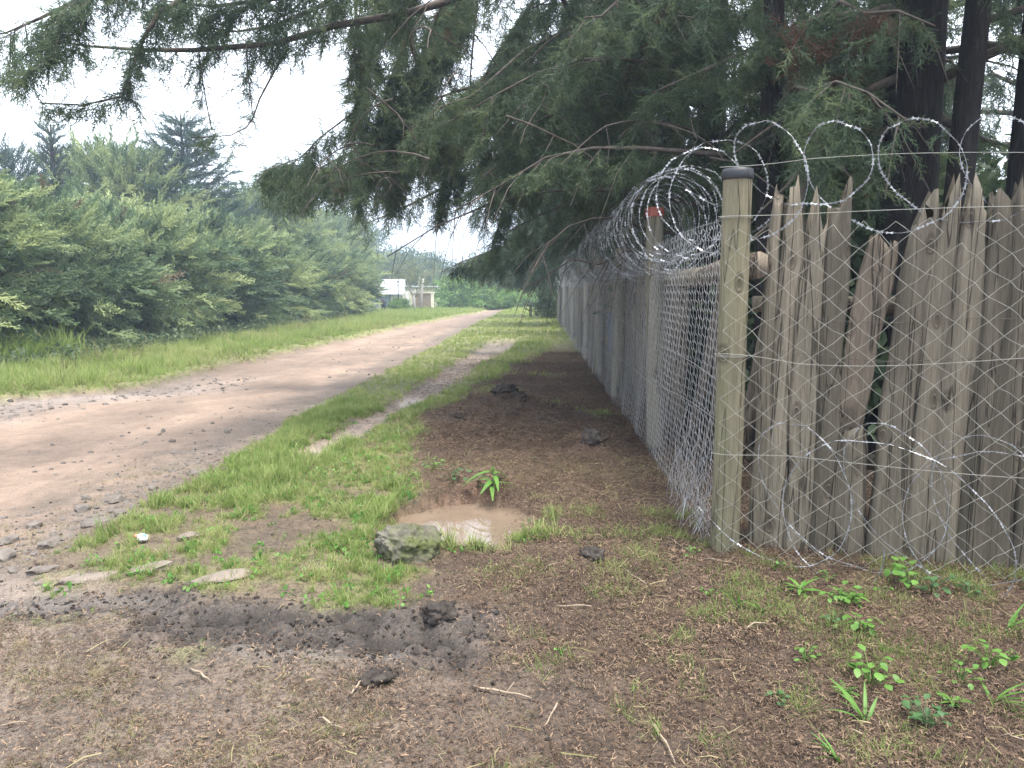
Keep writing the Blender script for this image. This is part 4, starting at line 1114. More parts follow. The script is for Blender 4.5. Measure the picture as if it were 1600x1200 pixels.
    sk = o.modifiers.new('skin', 'SKIN'); o.modifiers.new('sub', 'SUBSURF').render_levels = 1
    for k, d in enumerate(me.skin_vertices[0].data): d.radius = (Rr[k], Rr[k])
    me.skin_vertices[0].data[0].use_root = True
    n = NT('dressed_figure'); g_ = n.new('ShaderNodeTexCoord'); sp = n.new('ShaderNodeSeparateXYZ'); n.to(g_.outputs['Object'], sp.inputs[0])
    n.set(.9, .1, 0, n.ramp(sp.outputs['Z'], [(0.0, (.03, .03, .035)), (.45, (.03, .03, .035)), (.78, (.03, .03, .034)), (.8, (.08, .05, .036))]))
    me.materials.append(n.m)
    tag(o, 'small distant figure in dark clothes standing in front of the tin shed', 'person')
far_plot()

# power cables over the hedge
for k, (a, b, lab) in enumerate((((-30, 33, 14.1), (-8, 62, 7.7), 'lowest thin power cable above the hedge'), ((-30, 33, 15.2), (-8, 62, 8.4), 'second thin power cable above the hedge'), ((-30, 33, 15.9), (-8, 62, 9.2), 'third thin power cable above the hedge'), ((-30, 33, 18.5), (-8, 62, 11.5), 'highest thin power cable, near the top left corner'))):
    m = MB(); m.tube([(a[0] + (b[0] - a[0]) * t, a[1] + (b[1] - a[1]) * t, a[2] + (b[2] - a[2]) * t - 2.2 * t * (1 - t)) for t in np.linspace(0, 1, 14)], .018, 4)
    o = link('power_cable', m.mesh('power_cable'), M['cable']); tag(o, lab, 'cable', 'power cables')

# ------------------------------------------------------------------ fence posts
def post_mesh(r0, h, seed, tilt=(0, 0), n=14, name='post'):
    r = np.random.default_rng(seed); zs = [-.3, 0, .15, .35, .6, .9, 1.2, 1.5, 1.8, h - .05, h]
    ph = r.uniform(0, 6.28, 4); v = []
    for z in zs:
        for k in range(n):
            a = 2 * math.pi * k / n
            rr = r0 * (1 - .05 * z / h) * (1 + .03 * math.sin(2 * a + ph[0]) + .02 * math.sin(3 * a + z * 2 + ph[1]) + .015 * math.sin(5 * a + z * 4 + ph[2]))
            v.append((rr * math.cos(a) + tilt[0] * z / h, rr * math.sin(a) + tilt[1] * z / h, z))
    m = MB(); f = [(i * n + k, i * n + (k + 1) % n, (i + 1) * n + (k + 1) % n, (i + 1) * n + k) for i in range(len(zs) - 1) for k in range(n)]
    f.append(tuple((len(zs) - 1) * n + k for k in range(n)))
    m.add(v, f)
    return m.mesh(name, True)

POSTS_A = [7.0, 10.4, 13.4, 16.6, 20, 23.6, 27.4, 31.5, 35.5, 38.5]
def posts():
    o = thing('corner_post', (FC[0], FC[1], 0), 'thick pale corner post with a black cap where both fences meet', 'fence post')
    put_local = lambda name, me, mat, loc=(0, 0, 0): (lambda q: setattr(q, 'location', loc) or q)(link(name, me, mat, o))
    put_local('shaft', post_mesh(.078, 2.12, 1), M['post'])
    m = MB(); zs = [2.085, 2.09, 2.12, 2.14, 2.145]; rs = [.079, .083, .083, .078, .05]; n = 18
    v = [(r_ * math.cos(2 * math.pi * k / n), r_ * math.sin(2 * math.pi * k / n), z) for z, r_ in zip(zs, rs) for k in range(n)]
    f = [(i * n + k, i * n + (k + 1) % n, (i + 1) * n + (k + 1) % n, (i + 1) * n + k) for i in range(4) for k in range(n)] + [tuple(4 * n + k for k in range(n))]
    m.add(v, f); put_local('cap', m.mesh('cap', True), M['cap'])
    labs = ['red-topped fence post, next along the road from the corner post', 'third fence post along the road, under the dense razor coil'] + ['%s fence post along the road side' % q for q in ('fourth', 'fifth', 'sixth', 'seventh', 'eighth', 'ninth', 'tenth')] + ['last fence post at the far end of the road side']
    for k, y in enumerate(POSTS_A):
        x = float(fence_x(y)) + .04
        o = thing('fence_post', (x, y, H(x, y) * .5), labs[k], 'fence post', 'posts of the roadside fence')
        if k == 0:
            a = link('shaft', post_mesh(.082, 2.2, 10, (-.05, 0)), M['post_old'], o)
            m = MB(); n = 14
            v = [(r_ * math.cos(2 * math.pi * j / n) - .05, r_ * math.sin(2 * math.pi * j / n), z) for z, r_ in ((2.13, .086), (2.205, .085), (2.215, .07)) for j in range(n)]
            m.add(v, [(i * n + j, i * n + (j + 1) % n, (i + 1) * n + (j + 1) % n, (i + 1) * n + j) for i in range(2) for j in range(n)] + [tuple(2 * n + j for j in range(n))])
            link('cap', m.mesh('cap', True), M['redcap'], o)
        else:
            link('shaft', post_mesh(.075 + .01 * (k % 2), 1.98 + .06 * ((k * 7) % 3), 10 + k, (.02 * ((k * 5) % 3 - 1), 0)), M['post_old'], o)
    # the log rail between corner and red-topped post: two overlapping tapered logs
    r = thing('log_rail', (1.25, 5.5, 1.6), 'pair of overlapping logs nailed as a rail behind the netting', 'rail')
    m = MB(); m.tube([(1.33, 4.2, 1.64), (1.35, 4.9, 1.63), (1.37, 5.5, 1.60), (1.38, 5.75, 1.57)], [.075, .078, .07, .03], 10); put('log', m.mesh('log', True), M['split'], r)
    m = MB(); m.tube([(1.42, 5.15, 1.63), (1.43, 5.6, 1.61), (1.42, 6.4, 1.6), (1.40, 7.0, 1.62)], [.05, .075, .08, .08], 10); put('log', m.mesh('log', True), M['paling'], r)
posts()

# ------------------------------------------------------------------ palings
def paling_mesh(A, B, jag, seed, thick=.1, rag_bottom=False, name='plank', spl=.0):
    """a split log: A, B = (left, right, z) at foot and shoulder, along the fence; jag = highest spike"""
    r = np.random.default_rng(seed); nz, n = 20, 18
    l0, r0, z0 = A; l1, r1, z1 = B
    if z1 > 1.5 and not rag_bottom: z1 += .04; jag += .06
    zf = z0 - (0 if rag_bottom else .15)
    ph = r.uniform(0, 6.28, 6); v = []
    peaks = [(r.uniform(-.75, .75), r.uniform(.25, .8), 1.0)]
    if r.uniform() < .6: peaks.append((r.uniform(-.9, .9), r.uniform(.15, .4), r.uniform(.3, .85)))
    jit = {round(abs(q) * 9): r.uniform(-.10, .03) for q in np.linspace(0, 1, 10)}
    side = np.array([math.cos(2 * math.pi * k / n) for k in range(n)])
    top = []
    for k in range(n):
        q = side[k]
        sp = max(max(0, 1 - abs(q - pk) / wd_) ** .8 * am for pk, wd_, am in peaks)
        top.append(z1 + (jag - z1) * sp * r.uniform(.75, 1) + r.uniform(-.09, .03) * (1 - .5 * sp))
    bot = [zf + (r.uniform(-.16, .07) if rag_bottom else 0) for k in range(n)]
    for i in range(nz + 1):
        t = i / nz
        for k in range(n):
            a = 2 * math.pi * k / n
            z = bot[k] + (top[k] - bot[k]) * t
            tt = (z - z0) / (z1 - z0)
            le, ri = l0 + (l1 - l0) * tt, r0 + (r1 - r0) * tt
            c, hw = (le + ri) / 2, (ri - le) / 2
            if t > .86: hw *= 1 - .3 * ((t - .86) / .14) ** 1.5
            k1 = 1 + .05 * math.sin(3 * a + z * 3 + ph[0]) + .04 * math.sin(5 * a - z * 5 + ph[1]) + .03 * math.sin(9 * a + z * 2 + ph[2])
            wob = .008 * math.sin(z * 4 + ph[3]) + .006 * math.sin(z * 9 + ph[4])
            ca, sa = math.cos(a), math.sin(a)
            s = c + wob + hw * 1.33 * abs(ca) ** .62 * (1 if ca >= 0 else -1) * (.85 + .15 * k1)
            d = thick * .5 * abs(sa) ** .7 * (1 if sa >= 0 else -1) * k1 + thick * .13 * math.sin(ph[5] + s * 45 + z * .8) * (sa > 0)
            p = FC + FB * s + NB * (.145 - d)
            v.append((p[0], p[1], z))
    f = [(i * n + k, i * n + (k + 1) % n, (i + 1) * n + (k + 1) % n, (i + 1) * n + k) for i in range(nz) for k in range(n)]
    f += [tuple(nz * n + k for k in range(n)), tuple(range(n - 1, -1, -1))]
    m = MB(); m.add(v, f); me = m.mesh(name, True)
    return me

PAL = [  # foot left, foot right, foot z, shoulder left, right, z, spike
    (0.124,0.200,-.02, 0.180,0.232,1.958,2.066,.07), (0.204,0.304,-.02, 0.244,0.334,1.929,2.123,.09), (0.326,0.434,-.02, 0.350,0.470,1.825,2.075,.11), (0.442,0.562,-.02, 0.473,0.575,1.889,2.077,.12),
    (0.602,0.736,-.02, 0.579,0.705,0.761,0.80,.11), (0.751,0.892,-.03, 0.862,0.987,1.781,2.055,.13), (0.898,1.008,-.03, 0.990,1.092,1.843,2.066,.11), (1.012,1.162,-.04, 1.094,1.211,1.840,2.068,.13),
    (1.168,1.290,-.05, 1.215,1.329,1.837,2.082,.12), (1.293,1.417,-.05, 1.333,1.440,1.835,2.046,.12), (1.421,1.543,-.05, 1.444,1.552,1.832,2.032,.12), (1.547,1.664,-.05, 1.556,1.665,1.829,2.028,.12)]
def paling_fence():
    fen = thing('paling_fence', (FC[0], FC[1], 0), 'row of rough weathered split-log palings with jagged tops on the right', 'fence')
    rr = np.random.default_rng(5)
    def pl(me, mat, lab=None):
        o = put('plank', me, mat, fen)
        if lab: o['label'] = lab
    for k, (a, b, c, d, e, f, g, th) in enumerate(PAL):
        pl(paling_mesh((a, b, c), (d, e, f), g, 50 + k, th), M['paling'], 'short rotted plank stump' if k == 4 else None)
    s = 1.67
    while s < 4.4:
        w = rr.uniform(.1, .145); lean = rr.uniform(-.02, .05)
        pl(paling_mesh((s, s + w, -.05), (s + lean, s + w + lean, 1.83), rr.uniform(1.95, 2.12), rr.integers(1000), .12), M['paling']); s += w + rr.uniform(.002, .02)
    # the broken plank that leans over the gap
    pl(paling_mesh((0.566, 0.690, .845), (0.655, 0.778, 1.74), 1.80, 91, .075, True), M['split'], 'broken pale plank leaning over a gap, ragged lower end')
    pl(paling_mesh((0.690, 0.712, 1.0), (0.778, 0.815, 1.74), 1.82, 92, .05, True), M['split'], 'thin splinter beside the broken plank')
    # a loose split piece leaning by the corner, and rails behind
    m = MB(); m.tube([tuple(FC + FB * .05 + NB * .24) + (.5,), tuple(FC + FB * .12 + NB * .23) + (.8,), tuple(FC + FB * .2 + NB * .24) + (1.1,)], [.03, .028, .015], 6); pl(m.mesh('plank', True), M['split'], 'thin loose slat leaning beside the corner post')
    for z in (.55, 1.42):
        m = MB(); m.tube([tuple(FC + FB * q + NB * .26) + (z + .03 * math.sin(q * 3),) for q in (.1, 1, 2, 3, 4.4)], .045, 8); put('rail', m.mesh('rail', True), M['paling'], fen)
    for z0 in (1.17, 1.37):
        m = MB(); m.tube([tuple(FC + FB * q + NB * (.072 - .01 * math.sin(q * 9))) + (z0 + .02 * math.sin(q * 5 + z0) - .02 * q,) for q in np.linspace(.2, 3, 30)], .0022, 4); put('tie_wire', m.mesh('tie_wire'), M['rust'], fen)
paling_fence()

def roadside_palings():
    fen = thing('paling_fence', (float(fence_x(9)), 9, 0), 'grey palings and leaning poles behind the roadside wire netting', 'fence')
    r = np.random.default_rng(15)
    y = 7.3; k = 0
    while y < 38.5:
        w = r.uniform(.1, .17) * (1 if y < 15 else 1.5)
        gap = r.uniform(.01, .06) if y > 8 else r.uniform(.1, .4)
        x = float(fence_x(y)) + .3; h = r.uniform(1.45, 1.85)
        m = MB(); lean = r.normal(0, .05); lx = r.normal(0, .02)
        m.tube([(x, y, -.1), (x + lx * .5, y + lean * .5, h * .5), (x + lx, y + lean, h * .93), (x + lx, y + lean, h)], [w * .5, w * .48, w * .42, w * .18], 8)
        put('plank', m.mesh('plank', True), M['paling'], fen); y += w + gap; k += 1
    for a, b, w in (((1.5, 6.6, -.05), (1.55, 5.7, 1.55), .04), ((1.5, 6.1, -.05), (1.5, 5.2, 1.3), .035), ((1.55, 8.9, -.05), (1.5, 8.1, 1.3), .05), ((1.6, 5.6, -.05), (1.75, 5.2, 1.5), .045), ((1.7, 6.4, 0), (1.75, 6.5, 1.7), .05)):
        m = MB(); m.tube([a, ((a[0] + b[0]) / 2 + .02, (a[1] + b[1]) / 2, (a[2] + b[2]) / 2), b], [w, w * .95, w * .8], 8); o = put('pole', m.mesh('pole', True), M['deadwood'], fen); o['label'] = 'leaning thin pole behind the netting'
    # a scrap of faded blue sheet between third and fourth posts
    m = MB(); v = []
    for i in range(9):
        for j in range(7):
            y_ = 11.2 + 1.6 * i / 8; v.append((float(fence_x(y_)) + .12 + .03 * math.sin(i * 1.7 + j), y_, .55 + .62 * j / 6))
    m.add(v, [(i * 7 + j, (i + 1) * 7 + j, (i + 1) * 7 + j + 1, i * 7 + j + 1) for i in range(8) for j in range(6)])
    o = link('blue_sheet', m.mesh('blue_sheet', True), M['bluecloth']); tag(o, 'faded dark blue sheet behind the netting past the third post', 'sheet')
roadside_palings()

# ------------------------------------------------------------------ wire: chain link, poultry netting, strands
def chain_link():
    root = thing('chain_link_mesh', (FC[0], FC[1], 0), 'wide diamond chain-link mesh stretched in front of the palings', 'wire mesh')
    r = np.random.default_rng(3); w, h = .1475, .1245
    S0, S1, Z0, Z1 = -.05, 4.0, .03, 1.87
    nx = int((S1 - S0) / (w / 2)); nz = int((Z1 - Z0) / (h / 2))
    jit = r.normal(0, .006, (nx + 2, nz + 2, 2))
    m = MB()
    def node(i, j):
        s = S0 + i * w / 2 + jit[i, j, 0]; z = Z0 + j * h / 2 + jit[i, j, 1] + .012 * math.sin(s * 2.1) - .02 * s * 0
        z += .02 * math.sin(s * 3.3 + z * 2)
        p = FC + FB * s - NB * (.082 + .02 * math.sin(s * 2.3 + z * 1.7))
        return (p[0], p[1], z)
    for i in range(nx):
        for j in range(nz):
            if (i + j) % 2 == 0: a, b = node(i, j), node(i + 1, j + 1)
            else: a, b = node(i, j + 1), node(i + 1, j)
            if .95 < S0 + i * w / 2 < 1.1 and j > nz - 3: continue
            mid = ((a[0] + b[0]) / 2 + r.normal(0, .002), (a[1] + b[1]) / 2 + r.normal(0, .003), (a[2] + b[2]) / 2 + r.normal(0, .004))
            m.tube([a, mid, b], .0014, 4, False)
    put('mesh', m.mesh('mesh'), M['mesh_wire'], root)
    for z, amp, rad, name in ((1.89, .012, .0021, 'strand_wire'), (2.14, .03, .0018, 'strand_wire'), (1.17, .05, .002, 'strand_wire'), (.62, .03, .002, 'strand_wire'), (.05, .015, .002, 'strand_wire')):
        q = MB(); pts = []
        for s in np.linspace(-.09, 4.0, 60):
            p = FC + FB * s - NB * (.09 + .012 * math.sin(s * 4 + z))
            pts.append((p[0], p[1], z + amp * math.sin(s * 2.2 + z * 3) * min(1, abs(s) * 3)))
        q.tube(pts, rad, 4); put(name, q.mesh(name), M['mesh_wire'], root)
    q = MB()
    for z in (1.885, 1.15):
        for d in (0, .006):
            q.tube([(FC[0] + .084 * math.cos(a), FC[1] + .084 * math.sin(a), z + d) for a in np.linspace(-3.4, .4, 14)], .0018, 4)
    put('tie_wire', q.mesh('tie_wire'), M['mesh_wire'], root)
chain_link()

def poultry():
    root = thing('poultry_netting', (FC[0], FC[1], 0), 'silvery hexagonal wire netting along the roadside fence', 'wire netting')
    meshes = []
    Lp = 2.0
    for k in range(3):
        r = np.random.default_rng(400 + k); m = MB()
        cw, ch = .0625, .086
        nx = int(round(Lp / cw)); cw = Lp / nx; nz = int(1.86 / (ch * .5 * 1.0))
        rad = .0012
        ph = r.uniform(0, 6.28, 3)
        def pt(i2, z):
            s = i2 * cw / 2
            env = math.sin(math.pi * min(1, max(0, s / Lp)))
            dx = -(.02 * env * math.sin(s * 3 + ph[0] + z * 2) + .03 * env * max(0, .5 - z) * math.sin(s * 5 + ph[1]) + .06 * max(0, .25 - z))
            return (dx + .004 * math.sin(i2 * 2.1 + z * 31), s + .006 * env * math.sin(z * 23 + i2), z + .006 * math.sin(i2 * 1.3 + ph[2]) * env)
        z = .0; row = 0
        while z < 1.84:
            za, zb = z, z + ch * .28                       # slanted zone
            zc = z + ch * .62                              # twisted vertical
            for i in range(nx):
                o0 = 2 * i + (row % 2)
                if o0 + 2 > 2 * nx + 1: continue
                a = pt(o0, za); b = pt(o0 + 1, zb)
                c = pt(o0 + 2, za) if o0 + 2 <= 2 * nx else None
                m.tube([a, b], rad, 3, False)
                if c: m.tube([c, b], rad, 3, False)
                m.tube([b, pt(o0 + 1, zc)], rad * 1.35, 3, False)
            z = zc; row += 1
        me = m.mesh('netting_panel'); me.materials.append(M['poultry']); meshes.append(me)
    ang = math.atan2(-FA[0], FA[1])
    for k in range(17):
        y = .05 + k * 2.0
        o = bpy.data.objects.new('netting_panel', meshes[k % 3]); COL.objects.link(o); o.parent = root
        x_, y_ = FC[0] + FA[0] * y - .045, FC[1] + FA[1] * y
        o.location = (x_ - FC[0], y_ - FC[1], H(x_, y_) * .7); o.rotation_euler = (0, 0, ang)
    # surplus netting bunched at the foot near the corner
    r = np.random.default_rng(77)
    for k in range(34):
        m = MB() if k == 0 else m
        y0 = 4.25 + r.uniform(0, 1.5) * r.uniform(.2, 1); x0 = FC[0] + (y0 - FC[1]) * FA[0] - .06 - r.uniform(0, .10)
        h = r.uniform(.25, .75)
        pts = [(x0 - r.uniform(0, .05), y0, .02)]
        for q in range(1, 7): pts.append((x0 + .03 * math.sin(q * 1.3 + k) + .05 * q / 6, y0 + .04 * math.sin(q * 2.1 + k), .02 + h * q / 6))
        m.tube(pts, .0016, 3, False)
    o = put('bunched_wire', m.mesh('bunched_wire'), M['poultry'], root)
    for z0, z1, nm in ((1.88, 1.88, 'strand_wire'), (1.0, 1.22, 'strand_wire'), (.78, .6, 'strand_wire')):
        q = MB(); q.tube([(FC[0] + FA[0] * s - .05, FC[1] + FA[1] * s, z0 + (z1 - z0) * s / 8 + .02 * math.sin(s * 1.7)) for s in np.linspace(0, 34, 90)], .0022, 4); put(nm, q.mesh(nm), M['poultry'], root)
poultry()

def razor(name, label, pts, seed, rad=.0013, step=.048, bl=.031, bw=.0085):
    """razor wire: a thin core with pairs of flat sharp barbs"""
    r = np.random.default_rng(seed)
    P = np.array(pts); root = thing(name, P[0], label, 'razor wire', 'razor wire coils')
    m = MB(); m.tube([tuple(p) for p in P], rad, 4, False); put('core_wire', m.mesh('core_wire'), M['galv'], root)
    seg = np.linalg.norm(np.diff(P, axis=0), axis=1); cum = np.concatenate([[0], np.cumsum(seg)])
    b = MB(); s = .02
    while s < cum[-1] - .03:
        i = int(np.searchsorted(cum, s)) - 1; i = max(0, min(i, len(P) - 2))
        t = (s - cum[i]) / max(seg[i], 1e-6); p = P[i] + (P[i + 1] - P[i]) * t
        d = (P[i + 1] - P[i]) / max(seg[i], 1e-6)
        u = np.cross(d, r.normal(0, 1, 3)); u /= np.linalg.norm(u); n = np.cross(d, u)
        th = n * .0007
        q = [p - d * bl * .5 + u * bw * 1.15, p - d * bl * .22 + u * bw * .45, p + d * bl * .22 + u * bw * .45, p + d * bl * .5 + u * bw * 1.15,
             p + d * bl * .5 - u * bw * 1.15, p + d * bl * .22 - u * bw * .45, p - d * bl * .22 - u * bw * .45, p - d * bl * .5 - u * bw * 1.15]
        v = [x + th for x in q] + [x - th for x in q]
        b.add(v, [(0, 7, 6, 1), (1, 6, 5, 2), (2, 5, 4, 3), (9, 14, 15, 8), (10, 13, 14, 9), (11, 12, 13, 10)])
        s += step * r.uniform(.9, 1.1)
    put('barbs', b.mesh('barbs'), M['galv'], root)['kind'] = 'stuff'

def coils():
    r = np.random.default_rng(9)
    def helix(org, ax, nrm, s0, s1, pitch, rad, zc, squash=.6, loopx=.55, jitter=.03, seed=0, hand=1, per=28):
        """pitch, rad and zc are functions of s; nrm is the sideways direction"""
        pts = []; s = s0; a = -1.2; q = np.random.default_rng(seed); j1 = q.normal(0, 1, 4000)
        while s < s1:
            k = int(a / 6.283) % 4000; f = (a / 6.283) % 1
            jr = 1 + jitter * (j1[k] * (1 - f) + j1[k + 1] * f); jz = jitter * .6 * (j1[k + 500] * (1 - f) + j1[k + 501] * f) + .006 * math.sin(a * 5.3 + k) + .004 * math.sin(a * 11.7)
            R_ = rad(s) * jr
            sx = s + loopx * R_ * math.sin(a * hand + .3)
            p = org + ax * sx + nrm * (squash * R_ * math.sin(a * hand) * 1.0)
            pts.append((p[0], p[1], zc(s) - R_ * math.cos(a) + jz))
            a += 2 * math.pi / per; s += pitch(s) / per
        return pts
    # along the road, dense beyond the first metres
    na = np.array([-FA[1], FA[0]])
    pA = helix(FC, FA, na, .15, 33, lambda s: .42 if s < 1.6 else (.24 if s < 5 else .2), lambda s: .29 + .09 * min(1, s / 4), lambda s: 2.03 + .03 * math.sin(s) + .02 * min(s, 3), .95, .25, .05, 1)
    razor('razor_coil', 'dense silver razor wire coil running along the top of the roadside fence', pA, 1)
    pA2 = helix(FC, FA, na, 1.6, 20, lambda s: .34, lambda s: .31 + .09 * min(1, s / 4), lambda s: 2.06 + .02 * math.sin(s * 1.3), .9, .3, .07, 11, -1)
    razor('razor_coil', 'second razor wire coil tangled inside the roadside one', pA2, 2)
    # along the top of the palings, widely stretched
    nb = -NB
    pB = helix(FC + NB * .06, FB, nb, -.1, 3.6, lambda s: .37, lambda s: .272, lambda s: 2.08 - .01 * s, .4, 1.0, .09, 3, 1, 40)
    razor('razor_coil', 'open razor wire loops stretched along the top of the palings', pB, 3, rad=.0018)
    pC = helix(FC + nb * .2, FB, nb, .1, 3.6, lambda s: .43, lambda s: .40, lambda s: .475 - .02 * s, .3, .85, .05, 5, 1, 44)
    razor('razor_coil', 'razor wire loops lying along the foot of the palings', pC, 4, rad=.0015, bl=.022, bw=.006)
    pD = helix(FC + nb * .27, FB, nb, .38, 3.6, lambda s: .56, lambda s: .35, lambda s: .43 - .02 * s, .28, .95, .06, 6, -1, 44)
    razor('razor_coil', 'lower tangled razor wire coil in front of the palings', pD, 5, rad=.0015, bl=.022, bw=.006)
coils()

# ------------------------------------------------------------------ stones, rock, sticks, wrapper
def stone(name, label, cat, x, y, sx, sy, sz, rz, seed, mat, sink=.3, group=None, sub=3, rough=.25):
    me = make_lump(seed, sub, rough)
    for v in me.vertices: v.co = Vector((v.co.x * sx, v.co.y * sy, v.co.z * sz))
    if sub > 2: me.polygons.foreach_set('use_smooth', [True] * len(me.polygons))
    o = link(name, me, mat); o.location = (x, y, H(x, y) + sz * (1 - 2 * sink)); o.rotation_euler = (.06, -.05, rz)
    return tag(o, label, cat, group)
def rocks():
    o = stone('mossy_rock', 'moss-covered rock lying at the edge of the puddle', 'rock', -.6, 4.12, 0.18, .15, .125, .15, 501, M['moss'], .26, None, 5, .55)
    o.rotation_euler = (.06, .12, .1)
    stone('flat_stone', 'long flat pale stone slab lying in the grass on the left', 'stone', -1.47, 3.74, .17, .065, .03, .45, 511, M['slab'], .3, None, 2, .75)
    stone('flat_stone', 'small flat stone by the bare patch, above the long slab', 'stone', -1.9, 4.4, .075, .035, .025, .7, 512, M['slab'], .3, None, 2, .75)
    stone('flat_stone', 'half-buried flat stone left of the long slab', 'stone', -1.9, 3.87, .12, .06, .03, .5, 513, M['slab'], .42, None, 2, .75)
    stone('flat_stone', 'cracked mud-coloured stone at the end of the grass strip', 'stone', -2.2, 3.8, .15, .05, .03, .3, 514, M['slab'], .4, None, 2, .75)
    spec = [(-2.67, 4.78, .10, .06, .04, 'grey angular stone, largest at the road edge beside the grass'), (-2.85, 5.35, .09, .05, .04, 'oblong pale stone, farthest along the crumbled road edge'), (-2.95, 5.15, .06, .05, .035, 'small stone just before the oblong pale stone'),
            (-2.72, 4.36, .07, .05, .03, 'flat stone at the road edge near the muddy corner'), (-2.86, 4.2, .085, .06, .035, 'broad flat stone at the left edge of the muddy corner'), (-3.05, 4.75, .05, .04, .03, 'loose stone out on the road left of the grey angular stone'),
            (-3.0, 4.45, .06, .045, .03, 'stone in the rubble between road and mud'), (-2.6, 4.95, .055, .04, .03, 'stone tucked against the grass behind the grey angular stone'), (-2.5, 3.95, .09, .05, .025, 'pale flat stone beside the last grass tuft'),
            (-2.75, 5.75, .06, .04, .03, 'small stone among the far rubble of the road edge'), (-2.62, 6.2, .07, .04, .03, 'stone sunk in the verge beyond the rubble')]
    for k, (x, y, a, b, c, lab) in enumerate(spec):
        stone('road_stone', lab, 'stone', x, y, a, b, c, k * 1.3, 520 + k, M['stone'], .3, 'stones along the crumbled road edge', 2, .7)
    for k, (x, y, a, lab) in enumerate([(-.08, 8.85, .15, 'dark earth clod on the crest of the soil heap'), (.08, 8.7, .1, 'earth clod just right of the crest clod'), (.72, 6.75, .12, 'dark clod beside the netting'), (-.32, 3.3, .08, 'black clod at the end of the churned track'), (-.52, 2.76, .06, 'clod at the right end of the tyre ridge'), (.42, 3.92, .08, 'dark clod in the mulch left of the corner post'), (-.55, 8.2, .07, 'small clod on the left flank of the soil heap')]):
        stone('earth_clod', lab, 'clod', x, y, a, a * .8, a * .6, k, 540 + k, M['clod'], .35, 'clods of dug earth', 4, 1.1)
    # sticks
    S = [((-0.15,2.74),(0.07,2.63),'pale stick lying below the tyre ridge'), ((0.17,2.61),(0.11,2.50),'short dark stick in the lower middle'), ((1.04,4.02),(1.26,3.92),'pale stick at the foot of the corner post'), ((0.21,3.44),(0.37,3.41),'straight pale stick in the middle of the mulch'),
         ((1.13,2.45),(1.20,2.37),'short stick in the weeds at the lower right'), ((1.55,2.81),(1.65,2.70),'stick pointing to the right edge among weeds'), ((-1.26,2.86),(-1.14,2.75),'pale stick on the grey mud at lower left'), ((0.08,4.75),(0.33,4.82),'long curved twig right of the puddle'),
         ((1.00,3.17),(1.13,3.22),'bent dead stalk below the corner post'), ((0.49,2.47),(0.51,2.27),'thin straw stalk at the bottom edge'), ((2.02,3.55),(2.03,3.40),'stick standing among the weeds at the fence foot'), ((0.78,4.33),(0.95,4.22),'broken frond stalk beside the netting'),
         ((0.16,3.79),(0.27,3.85),'short pale stick near the dark clod'), ((0.58,3.75),(0.66,3.62),'thin twig slanting in the mulch'), ((-0.59,2.65),(-0.55,2.76),'small white stick across the tyre ridge'), ((-1.76,2.48),(-1.68,2.50),'bleached stick at the lower left edge'),
         ((1.63,2.41),(1.68,2.36),'stick in the lower right corner'), ((-0.67,2.50),(-0.56,2.41),'pinkish stick in the dry grass at the bottom'), ((0.9,4.35),(1.02,4.1),'dry frond lying against the netting foot'), ((0.62,4.1),(0.8,4.05),'second dry frond near the netting')]
    rr = np.random.default_rng(21)
    for k, (a, b, lab) in enumerate(S):
        pts = []
        for t in np.linspace(0, 1, 6):
            x = a[0] + (b[0] - a[0]) * t + rr.normal(0, .004); y = a[1] + (b[1] - a[1]) * t + rr.normal(0, .004)
            pts.append((x, y, H(x, y) + .012 + .006 * math.sin(t * 3.1)))
        r0 = rr.uniform(.0025, .005)
        m = MB(); m.tube(pts, [r0 * q for q in (.8, 1, 1, .9, .8, .5)], 6)
        if k in (0, 2, 7): m.tube([pts[3], (pts[3][0] + .03, pts[3][1] + .04, pts[3][2] + .02)], [r0 * .6, r0 * .3], 5)
        o = link('dry_stick', m.mesh('dry_stick', True), M['stick']); tag(o, lab, 'stick', 'sticks on the ground')
    # crumpled wrapper
    w = thing('litter_wrapper', (-2.15, 4.32, H(-2.15, 4.32)), 'crumpled white plastic wrapper with green print in the grass', 'wrapper')
    me = make_lump(601, 3, .7); 
    for v in me.vertices: v.co = Vector((v.co.x * .036, v.co.y * .03, v.co.z * .022 + .03))
    link('film', me, M['wrapper'], w)
    for sx, mat, nm in ((.02, M['wrapper_green'], 'green_patch'), (-.03, M['wrapper_red'], 'red_patch')):
        me = make_lump(602, 2, .5)
        for v in me.vertices: v.co = Vector((v.co.x * .013 + sx, v.co.y * .012 - .008, v.co.z * .008 + .046))
        link(nm, me, mat, w)
rocks()

# ------------------------------------------------------------------ weeds along the fence foot
def leaf_mesh(l, w, fold=.15, sag=.3, n=5):
    V, Fc = [], []
    for i in range(n + 1):
        t = i / n; ww = w * .5 * math.sin(math.pi * min(.97, .06 + t * .94)) ** .8
        z = -sag * l * t * t
        V += [(l * t, -ww, z + fold * ww), (l * t, 0, z), (l * t, ww, z + fold * ww)]
    for i in range(n):
        b = 3 * i; Fc += [(b, b + 1, b + 4, b + 3), (b + 1, b + 2, b + 5, b + 4)]
    return V, Fc

